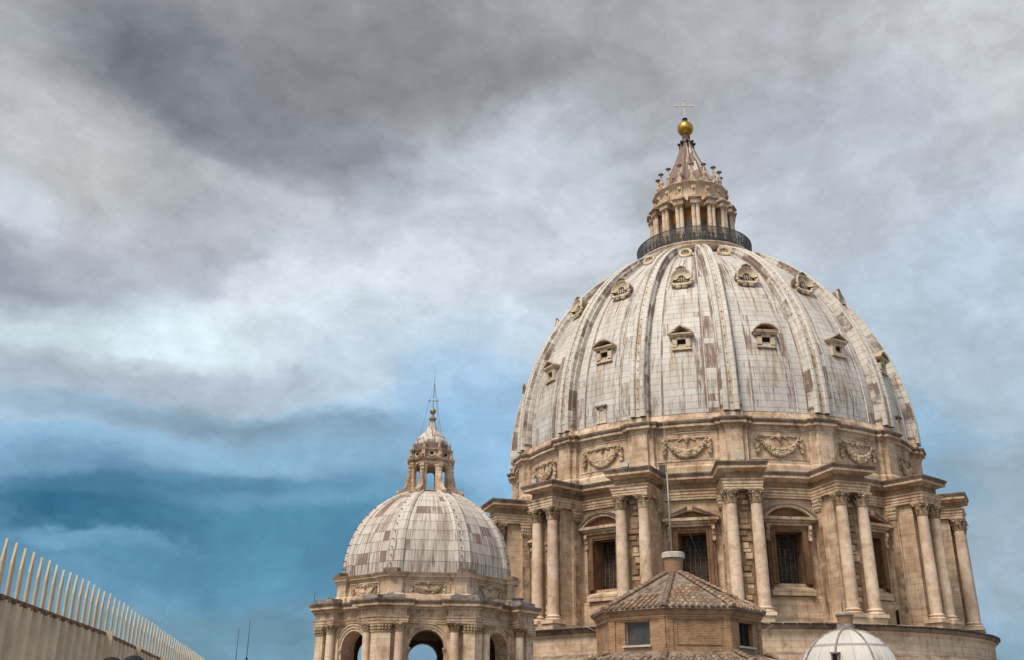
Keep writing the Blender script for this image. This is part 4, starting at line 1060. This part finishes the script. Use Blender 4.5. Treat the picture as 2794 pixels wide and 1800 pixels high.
b.build('brick_wall', [M_BRICK], tur)
b = MB(); b.sweep(opath(AT), [(.0, 6.9), (.1, 6.93), (.1, 7.03), (.17, 7.08), (.17, 7.18), (.26, 7.26), (.26, 7.36), (-.4, 7.38)], True)
for k in range(8):
    M = Matrix.Rotation(TA + k * O8, 4, 'Z')
    for i in range(34): b.box(-1.72 + i * .104, -1.67 + i * .104, -AT - .15, -AT - .09, 6.84, 6.91, 0, M)
b.build('brick_cornice', [M_BRICK], tur)
for k, mat in ((-1, M_GREYPANE), (1, M_DARK)):
    b = MB(); b.box(-WH, WH, -AT + .24, -AT + .3, WZ0, WZ1)
    w = b.build('window', [mat], tur, TA + k * O8)
    b = MB(); b.box(-WH - .1, WH + .1, -AT - .14, -AT + .2, WZ0 - .09, WZ0 + .012); b.build('sill', [M_WHITE], w)
    b = MB()
    b.box(-WH, -WH + .07, -AT + .17, -AT + .25, WZ0 + .012, WZ1)
    b.box(-WH + .07, WH, -AT + .17, -AT + .25, WZ1 - .05, WZ1)
    if k == 1: b.box(-.06, .02, -AT + .17, -AT + .245, WZ0 + .012, WZ1 - .05)
    b.build('frame', [M_POLE if k < 0 else M_IRON], w)
# tile roof
def tile_roof(b, ze, ae, za, aa, faces=range(8)):
    """cement-bedded roof with rows of half-round cover tiles and hip tiles"""
    for k in faces:
        M = Matrix.Rotation(TA + k * O8, 4, 'Z')
        b.quad(*[M @ Vector(p) for p in (P3(-ae * T22, ae, ze), P3(ae * T22, ae, ze), P3(aa * T22, aa, za), P3(-aa * T22, aa, za))], m=1)
        b.quad(*[M @ Vector(p) for p in (P3(-ae * T22, ae, ze), P3(ae * T22, ae, ze), P3(ae * T22, ae, ze - .1), P3(-ae * T22, ae, ze - .1))], m=1)
        nrow = 11
        for i in range(nrow):
            x = (-1 + (2 * i + 1) / nrow) * ae * T22
            amax = max(aa, abs(x) / T22 + .08); Ltot = ae - amax
            if Ltot < .25: continue
            if k in (7, 0, 1): Ltot = max(.5, Ltot * (.34 + .22 * random.random() + (.25 if k == 0 else 0)))
            nt = max(1, int(Ltot / .36))
            for j in range(nt):
                a0 = ae + .06 - j * .36; a1 = a0 - .42
                jit = random.uniform(-.03, .03)
                def zz(a): return ze + (za - ze) * (ae - a) / (ae - aa)
                sh = (random.random(), random.random(), 0); prev = None
                for (aq, lift, rr) in ((a0, .05, .115), (a1, .015, .095)):
                    row = [M @ Vector(P3(x + jit + rr * math.cos(pi * s / 5), aq, zz(aq) + lift + rr * math.sin(pi * s / 5))) for s in range(6)]
                    if prev:
                        for s in range(5): b.quad(prev[s], prev[s + 1], row[s + 1], row[s], col=sh, uv=((.5, .5),) * 4, smooth=True)
                    else:
                        ids = [b.pt(p) for p in row]; b.face(ids, 0, col=(.9, 0, 0), uv=((.5, .5),) * 6)
                    prev = row
        Mh = Matrix.Rotation(TA + (k - .5) * O8, 4, 'Z'); ra, rb = ae / math.cos(pi / 8), aa / math.cos(pi / 8); nh = int((ra - rb) / .30)
        for j in range(nh):
            r0_ = ra + .04 - j * .30; r1_ = r0_ - .36; sh = (random.random(), random.random(), 0); prev = None
            for (rq, lift, rr) in ((r0_, .08, .17), (r1_, .03, .14)):
                zq = ze + (za - ze) * (ra - rq) / (ra - rb)
                row = [Mh @ Vector((rr * math.cos(pi * s / 6), -rq, zq + lift + rr * math.sin(pi * s / 6))) for s in range(7)]
                if prev:
                    for s in range(6): b.quad(prev[s], prev[s + 1], row[s + 1], row[s], col=sh, uv=((.5, .5),) * 4, smooth=True)
                else: b.face([b.pt(p) for p in row], 0, col=(.9, 0, 0), uv=((.5, .5),) * 7)
                prev = row
b = MB(); tile_roof(b, 7.42, 4.66, 9.75, .5); b.build('tiled_roof', [M_TILE, M_MORTAR], tur)
b = MB(); tile_roof(b, 4.55, 5.9, 5.2, 4.3, (6, 7, 0, 1, 2)); b.build('lower_tiled_roof', [M_TILE, M_MORTAR], tur)
b = MB(); b.lathe([(.52, 9.3), (.54, 10.2), (.60, 10.68)], 20); ch = b.build('chimney', [M_BRICK2], tur)
b = MB(); b.lathe([(.3, 10.66), (.67, 10.66), (.67, 10.95), (.62, 10.99), (0, 11.0)], 24, smooth=False); b.build('chimney_cap', [M_WHITE], ch)
b = MB(); b.tube([(-.06, 0, 10.95), (-.08, 0, 13.5), (-.10, 0, 15.8)], [.055, .05, .045], 8); b.tube([(-.10, 0, 15.8), (-.14, 0, 19.6)], [.022, .014], 6); b.blob((-.1, 0, 15.8), .06, 0, 8, 5); b.blob((-.12, 0, 17.3), .045, 0, 8, 5)
b.build('lightning_rod', [M_POLE], ch)
b = MB()
for (x, y, z) in ((-.6, -.2, 10.9), (2.2, .5, 8.6), (-2.2, .3, 8.8)): b = MB(); b.tube([(-.11, 0, 16.0 if z > 10 else 15.7), (x, y, z)], .008, 4); b.build('stay_wire', [M_WIRE], ch)
b = MB()
for sg in (-1, 1): b.tube([(sg * 4.45, -.8, 6.95), (sg * 5.35, -.9, 6.75), (sg * 4.5, -1.0, 6.2)] if sg > 0 else [(-4.4, -.8, 6.9), (-5.3, -.9, 6.85), (-4.5, -1.0, 6.45)], .03, 6); b.build('drain_bracket', [M_WHITE], tur); b = MB()

# ================================================================== SMALL PALE CUPOLA
cup = thing('lead_cupola', 'small pale lead cupola with brick chimney stub in the lower right corner', 'cupola', (5.72, 49.67, 0))
b = MB(); n = 48; rows = []; SZc, SRc = 3.36, 2.32; nz = 9
ang = [math.radians(-8 + 90 * i / nz) for i in range(nz + 1)]
for j in range(nz):
    for i in range(n):
        a0, a1 = 2 * pi * i / n, 2 * pi * (i + 1) / n; Q = []
        for (tt, a) in ((ang[j], a0), (ang[j], a1), (ang[j + 1], a1), (ang[j + 1], a0)): Q.append((SRc * math.cos(tt) * math.sin(a), -SRc * math.cos(tt) * math.cos(a), SZc + SRc * math.sin(tt)))
        b.quad(*Q, uv=((i % 6 / 6, (j % 5) / 5), ((i % 6 + 1) / 6, (j % 5) / 5), ((i % 6 + 1) / 6, (j % 5 + 1) / 5), (i % 6 / 6, (j % 5 + 1) / 5)), col=(.10, (i // 6 * 7 % 5) / 5, 0), smooth=True)
b.build('lead_shell', [M_LEAD3], cup, weld=True)
b = MB()
for i in range(8):
    a = math.radians(22) + i * O8; b.tube([(SRc * 1.005 * math.cos(t) * math.sin(a), -SRc * 1.005 * math.cos(t) * math.cos(a), SZc + SRc * 1.005 * math.sin(t)) for t in [math.radians(-8 + 92 * q / 14) for q in range(15)]], .05, 6)
b.build('standing_seam', [M_CEMENT], cup)
b = MB(); b.lathe([(2.3, 0), (2.3, 2.6), (2.45, 2.8), (2.45, 3.0), (2.3, 3.05)], 48); b.build('drum_wall', [M_STONE], cup)
b = MB(); b.lathe([(.46, 5.55), (.41, 5.7), (.39, 5.92)], 20); b.build('lead_collar', [M_CEMENT], cup)
b = MB(); b.lathe([(.33, 5.9), (.37, 6.3)], 20); ch2 = b.build('chimney', [M_BRICK2], cup)
b = MB(); b.lathe([(.2, 6.28), (.41, 6.28), (.41, 6.36), (.3, 6.44), (.05, 6.46)], 20); b.build('chimney_cap', [M_CEMENT], ch2)
b = MB(); b.tube([(-.05, 0, 6.4), (-.07, 0, 7.4)], [.025, .012], 6); b.build('lightning_rod', [M_WIRE], ch2)
b = MB(); a = math.radians(-22); t = math.radians(24); M = Matrix.Rotation(a, 4, 'Z') @ Matrix.Translation((0, -SRc * math.cos(t), SZc + SRc * math.sin(t)))
b.box(-.17, .17, -.12, .2, -.2, .22, 0, M); b.box(-.1, .1, -.14, .1, -.14, .16, 1, M); b.box(-.2, .2, -.2, .2, .2, .26, 0, M)
b.build('vent_dormer', [M_CEMENT, M_DARK], cup)

# ================================================================== FENCE
fen = thing('picket_fence', 'tan sheet-metal fence topped with pale pointed pickets along the terrace', 'fence', (-9.02, 13.85, 0))
FO = Vector((-9.02, 13.85, 0)); HR, HT = 2.8, 3.35
seg = [(Vector((-6.66, 7.4, 0)), FO), (FO, Vector((-15.636, 29.425, 0))), (Vector((-15.636, 29.425, 0)), Vector((-19.0, 37.3, 0)))]
def fence_pt(d): pass
for (A, B), nm in ((seg[0], 'near'), ((FO, seg[2][1]), 'far')):
    d = (B - A); Ln = d.length; u = d / Ln; nrm_ = Vector((u.y, -u.x, 0)); b = MB()
    per = .40; cnt = int(Ln / per) + 1; prevs = None
    prof2 = [(0, 0), (.10, 0), (.14, .07), (.30, .07), (.34, 0)]; pts = []
    for i in range(cnt):
        for (s, o) in prof2:
            if i * per + s <= Ln: pts.append(A - FO + u * (i * per + s) + nrm_ * o)
    for i in range(len(pts) - 1):
        p, q = pts[i], pts[i + 1]; b.quad((p.x, p.y, 0), (q.x, q.y, 0), (q.x, q.y, HR - .03), (p.x, p.y, HR - .03))
        p, q = p - nrm_ * .02, q - nrm_ * .02; b.quad((p.x, p.y, 0), (q.x, q.y, 0), (q.x, q.y, HR - .03), (p.x, p.y, HR - .03))
    b.build('sheet_panel', [M_FENCE], fen)
    b = MB(); M = Matrix.Translation(A - FO) @ Matrix.Rotation(math.atan2(u.y, u.x), 4, 'Z')
    b.box(0, Ln, -.05, .05, HR - .02, HR + .015, 0, M)
    for i in range(int(Ln / .2)): b.box(i * .2, i * .2 + .05, -.085, -.05, HR - .05, HR - .01, 0, M)  # dark blocks in place of the shadows of the picket ends
    b.build('top_rail', [M_RAIL], fen)
d2 = (seg[1][1] - FO).normalized()
for s in (0, 3.0, 6.4, 10.0):
    b = MB(); M = Matrix.Translation(d2 * s) @ Matrix.Rotation(math.atan2(d2.y, d2.x), 4, 'Z'); b.box(-.03, .03, -.14, .0, 0, HR + .03, 0, M); b.build('post', [M_FENCE], fen)
def picket():
    b = MB(); w, t = .058, .012
    P = [(-w, 0), (w, 0), (w, HT - HR - .22), (w * .52, HT - HR - .10), (0.002, HT - HR + .02), (-.002, HT - HR + .02), (-w * .52, HT - HR - .10), (-w, HT - HR - .22)]
    f = [b.pt((x, -t, z)) for x, z in P]; k = [b.pt((x, t, z)) for x, z in P]; b.face(f); b.face(k[::-1])
    for i in range(8): b.face((f[i], k[i], k[(i + 1) % 8], f[(i + 1) % 8]))
    return b
pk = None
def place(p, ang):
    global pk
    p = p - FO
    if pk is None: pk = picket().build('picket', [M_PICKET], fen, ang, (p.x, p.y, HR + .02))
    else: c = copy_part(pk, ang + random.uniform(-.03, .03), fen, (p.x, p.y, HR + .02 + random.uniform(-.015, .01)))
u = (FO - seg[0][0]).normalized(); a_ = math.atan2(u.y, u.x); Ln = (FO - seg[0][0]).length; s = 1.05
while s < Ln - .02: place(seg[0][0] + u * s, a_); s += .325
u = d2; a_ = math.atan2(u.y, u.x); s = .12; Ln = (seg[2][1] - FO).length
while s < Ln: place(FO + u * s, a_); s += .445
w_ = MB(); w_.box(-5.2, -.6, 4.2, 7.4, 0, .12); wo = w_.build('walkway', M_TERR); wo['kind'] = 'structure'

# ================================================================== MASTS
def mast(x, y, h, lab):
    t = thing('radio_mast', lab, 'mast', (x, y, 0))
    b = MB(); b.tube([(0, 0, 0), (0, 0, h * .66), (0, 0, h * .67), (0, 0, h)], [.14, .10, .05, .03], 7); b.blob((0, 0, h * .66), .16, 0, 7, 4); b.build('pole', [M_IRON], t)
    b = MB()
    for a in (.5, 2.6, 4.7): b = MB(); b.tube([(0, 0, h * .66), (2.6 * math.cos(a), 2.6 * math.sin(a), 0)], .03, 4); b.build('stay_wire', [M_IRON], t)
mast(-60.8, 126.1, 13.9, 'taller of the two thin guyed masts on the skyline beyond the fence')
mast(-62.0, 125.5, 12.95, 'shorter thin mast just left of the taller mast beyond the fence')

# ================================================================== FLOODLIGHTS AND GULL ON THE CORNICES
def on_dome(r, az_, z): a = math.radians(az_); return (r * math.sin(a), DY - r * math.cos(a), z)
for (az_, lab) in ((-41.0, 'small white floodlight on the cornice block nearest the side dome lantern'), (-17.0, 'small white floodlight on the cornice above the columns left of the lightning rod'), (6.3, 'small white floodlight on the cornice block facing the viewer')):
    t = thing('floodlight', lab, 'floodlight', on_dome(28.6, az_, 25.74), math.radians(az_), 'floodlights on the main cornice')
    b = MB(); b.box(-.34, .34, -.14, .14, .22, .62); b.box(-.38, .38, -.2, -.14, .18, .66); b.build('lamp_housing', [M_WHITE], t)
    b = MB(); b.box(-.4, -.36, -.05, .05, 0, .45); b.box(.36, .4, -.05, .05, 0, .45); b.box(-.4, .4, -.08, .08, 0, .04); b.build('bracket', [M_POLE], t)
gl = thing('gull', 'grey and white gull perched on the right-hand cornice corner', 'bird', on_dome(28.9, 55.4, 25.72), math.radians(70))
b = MB(); M = Matrix.Rotation(math.radians(-18), 4, 'Y')
def ell(b, prof, sy, sz, M, m=0):
    rows = []
    for (x, r, dz) in prof: rows.append([b.pt(M @ Vector((x, r * sy * math.cos(2 * pi * i / 12), dz + r * sz * math.sin(2 * pi * i / 12)))) for i in range(12)])
    for j in range(len(rows) - 1):
        for i in range(12): b.face((rows[j][i], rows[j][(i + 1) % 12], rows[j + 1][(i + 1) % 12], rows[j + 1][i]), 1 if (1 < i < 5 and prof[j][0] < .08) else m, smooth=True)
ell(b, [(-.30, .01, .02), (-.2, .05, .01), (-.08, .10, 0), (.04, .11, .0), (.13, .085, .03), (.19, .06, .08), (.22, .058, .13), (.27, .05, .15), (.30, .02, .145), (.37, .004, .13)], 1, 1.1, Matrix.Translation((0, 0, .26)) @ M)
b.build('body', [M_WHITE, M_CEMENT], gl)
b = MB()
for sg in (-.04, .04): b = MB(); b.tube([(.02, sg, .18), (0, sg, .0)], .01, 5); b.tube([(0, sg, .005), (.07, sg, .005)], .012, 5); b.build('leg', [M_GOLD], gl)

# ================================================================== PEOPLE
def skin_mesh(name, pts, edges, rad, sub=1):
    me = bpy.data.meshes.new(name); me.from_pydata(pts, edges, []); o = bpy.data.objects.new(name, me); C.objects.link(o)
    o.modifiers.new('skin', 'SKIN'); sk = me.skin_vertices[0].data
    for i, r in enumerate(rad): sk[i].radius = r if isinstance(r, tuple) else (r, r)
    sk[0].use_root = True
    s = o.modifiers.new('sub', 'SUBSURF'); s.levels = s.render_levels = sub
    bpy.context.view_layer.update()
    dg = bpy.context.evaluated_depsgraph_get(); nm = bpy.data.meshes.new_from_object(o.evaluated_get(dg)); nm.name = name
    bpy.data.objects.remove(o); return nm
def cloth(name, c): return simple(name, c, .9, 0, .2, 6)
M_SKIN = simple('skin', (.52, .32, .23), .6, 0, .08); M_HAIR = simple('dark_hair', (.018, .013, .011), .55, 0, .3, 30); M_HAIR2 = simple('brown_hair', (.09, .055, .03), .6, 0, .3, 30)
def person_mesh(name, armpose, mats, sub=1):
    H = 1.0
    pts = [(0, 0, .96), (0, 0, 1.14), (0, .01, 1.32), (0, .01, 1.43), (0, 0, 1.50), (0, -.015, 1.60), (0, -.02, 1.70)]
    rad = [(.165, .11), (.145, .10), (.17, .105), (.10, .075), (.052, .055), (.075, .095), (.055, .07)]
    ed = [(i, i + 1) for i in range(6)]
    for sg in (-1, 1):
        k = len(pts); A = armpose(sg)
        pts += [(sg * .17, .01, 1.40), A[0], A[1], A[2]]; rad += [.062, .048, .036, .03]; ed += [(3, k), (k, k + 1), (k + 1, k + 2), (k + 2, k + 3)]
        k = len(pts); pts += [(sg * .09, 0, .88), (sg * .10, -.01, .50), (sg * .105, .02, .10), (sg * .11, -.10, .045)]; rad += [.095, .062, .048, .04]; ed += [(0, k), (k, k + 1), (k + 1, k + 2), (k + 2, k + 3)]
    me = skin_mesh(name, pts, ed, rad, sub)
    for m in mats: me.materials.append(m)
    for p in me.polygons:
        c = p.center; p.use_smooth = True
        p.material_index = 2 if (c.z > 1.46 or (abs(c.x) > .14 and c.z < 1.02 and c.z > .7) or (c.y < -.3 and c.z > .9)) else (0 if c.z < .93 else 1)
    return me
def hair_mesh(name, mat):
    b = MB(); rows = []
    n, k = 14, 7
    for j in range(k + 1):
        t = (pi * .62) * j / k
        rows.append([b.pt((.088 * math.sin(t) * math.cos(2 * pi * i / n), -.005 + (.108 if math.sin(2 * pi * i / n) > 0 else .098) * math.sin(t) * math.sin(2 * pi * i / n), 1.665 + .122 * math.cos(t) + (.045 if (math.sin(2 * pi * i / n) < -.2 and j >= k - 2) else 0))) for i in range(n)])
    for j in range(k):
        for i in range(n): b.face((rows[j][i], rows[j + 1][i], rows[j + 1][(i + 1) % n], rows[j][(i + 1) % n]), smooth=True)
    o = b.build(name, [mat]); return o
def arms_down(sg): return [(sg * .23, .03, 1.12), (sg * .24, -.03, .88), (sg * .235, -.06, .78)]
def arms_rail(sg): return [(sg * .24, -.06, 1.14), (sg * .18, -.30, 1.10), (sg * .15, -.38, 1.10)]
def arms_photo(sg): return [(sg * .22, -.12, 1.18), (sg * .10, -.28, 1.42), (sg * .06, -.30, 1.50)]
outfits = [('black jacket', (.02, .02, .024)), ('dark blue jacket', (.025, .04, .09)), ('red jacket', (.22, .03, .03)), ('pale shirt', (.55, .52, .48)), ('grey jacket', (.12, .12, .12)), ('brown coat', (.10, .06, .035))]
M_TROUS = cloth('dark_trousers', (.025, .027, .035))
protos = []
for i, (nm, c) in enumerate(outfits):
    me = person_mesh('person', (arms_down, arms_rail, arms_photo)[i % 3], [M_TROUS, cloth(nm.replace(' ', '_'), c), M_SKIN])
    o = bpy.data.objects.new('person', me); C.objects.link(o)
    h = hair_mesh('hair', M_HAIR if i % 2 else M_HAIR2); h.parent = o
    protos.append((o, nm))
used = set()
for i in range(34):
    j = (i * 5 + i // 6) % 6; o, nm = protos[j]
    a_deg = -84 + 176 * i / 33 + random.uniform(-1.6, 1.6); a = math.radians(a_deg); rr = random.uniform(7.25, 7.5)
    if j in used:
        c = o.copy(); C.objects.link(c)
        for chd in o.children: d = chd.copy(); C.objects.link(d); d.parent = c
    else: c = o; used.add(j)
    c.location = (rr * math.sin(a), DY - rr * math.cos(a), 60.5); c.rotation_euler = (0, 0, a + random.uniform(-.7, .7)); sc = random.uniform(.93, 1.05); c.scale = (sc, sc, sc)
    tag(c, 'tiny standing visitor in %s behind the gallery mesh below the lantern' % nm, 'person', 'visitors on the lantern gallery')
for (x, y, top_, lab, cl, hm, rz) in ((-2.93, 4.80, 1.908, 'person with dark hair at the bottom edge before the fence, nearer the gull-free side dome', (.03, .03, .035), M_HAIR, .3), (-3.22, 5.06, 1.916, '', (.08, .08, .1), M_HAIR, -.4)):
    me = person_mesh('person', arms_down, [M_TROUS, cloth('coat', cl), M_SKIN], 2)
    o = bpy.data.objects.new('person', me); C.objects.link(o); h = hair_mesh('hair', hm); h.parent = o
    k = (top_ - .12) / 1.787; o.scale = (k, k, k); o.location = (x, y, .12); o.rotation_euler = (0, 0, rz + pi)
    tag(o, 'dark-haired person before the fence, the right and taller of two heads at the bottom edge' if lab else 'dark-haired person before the fence, the left and lower of two heads at the bottom edge', 'person', 'visitors in front of the fence')
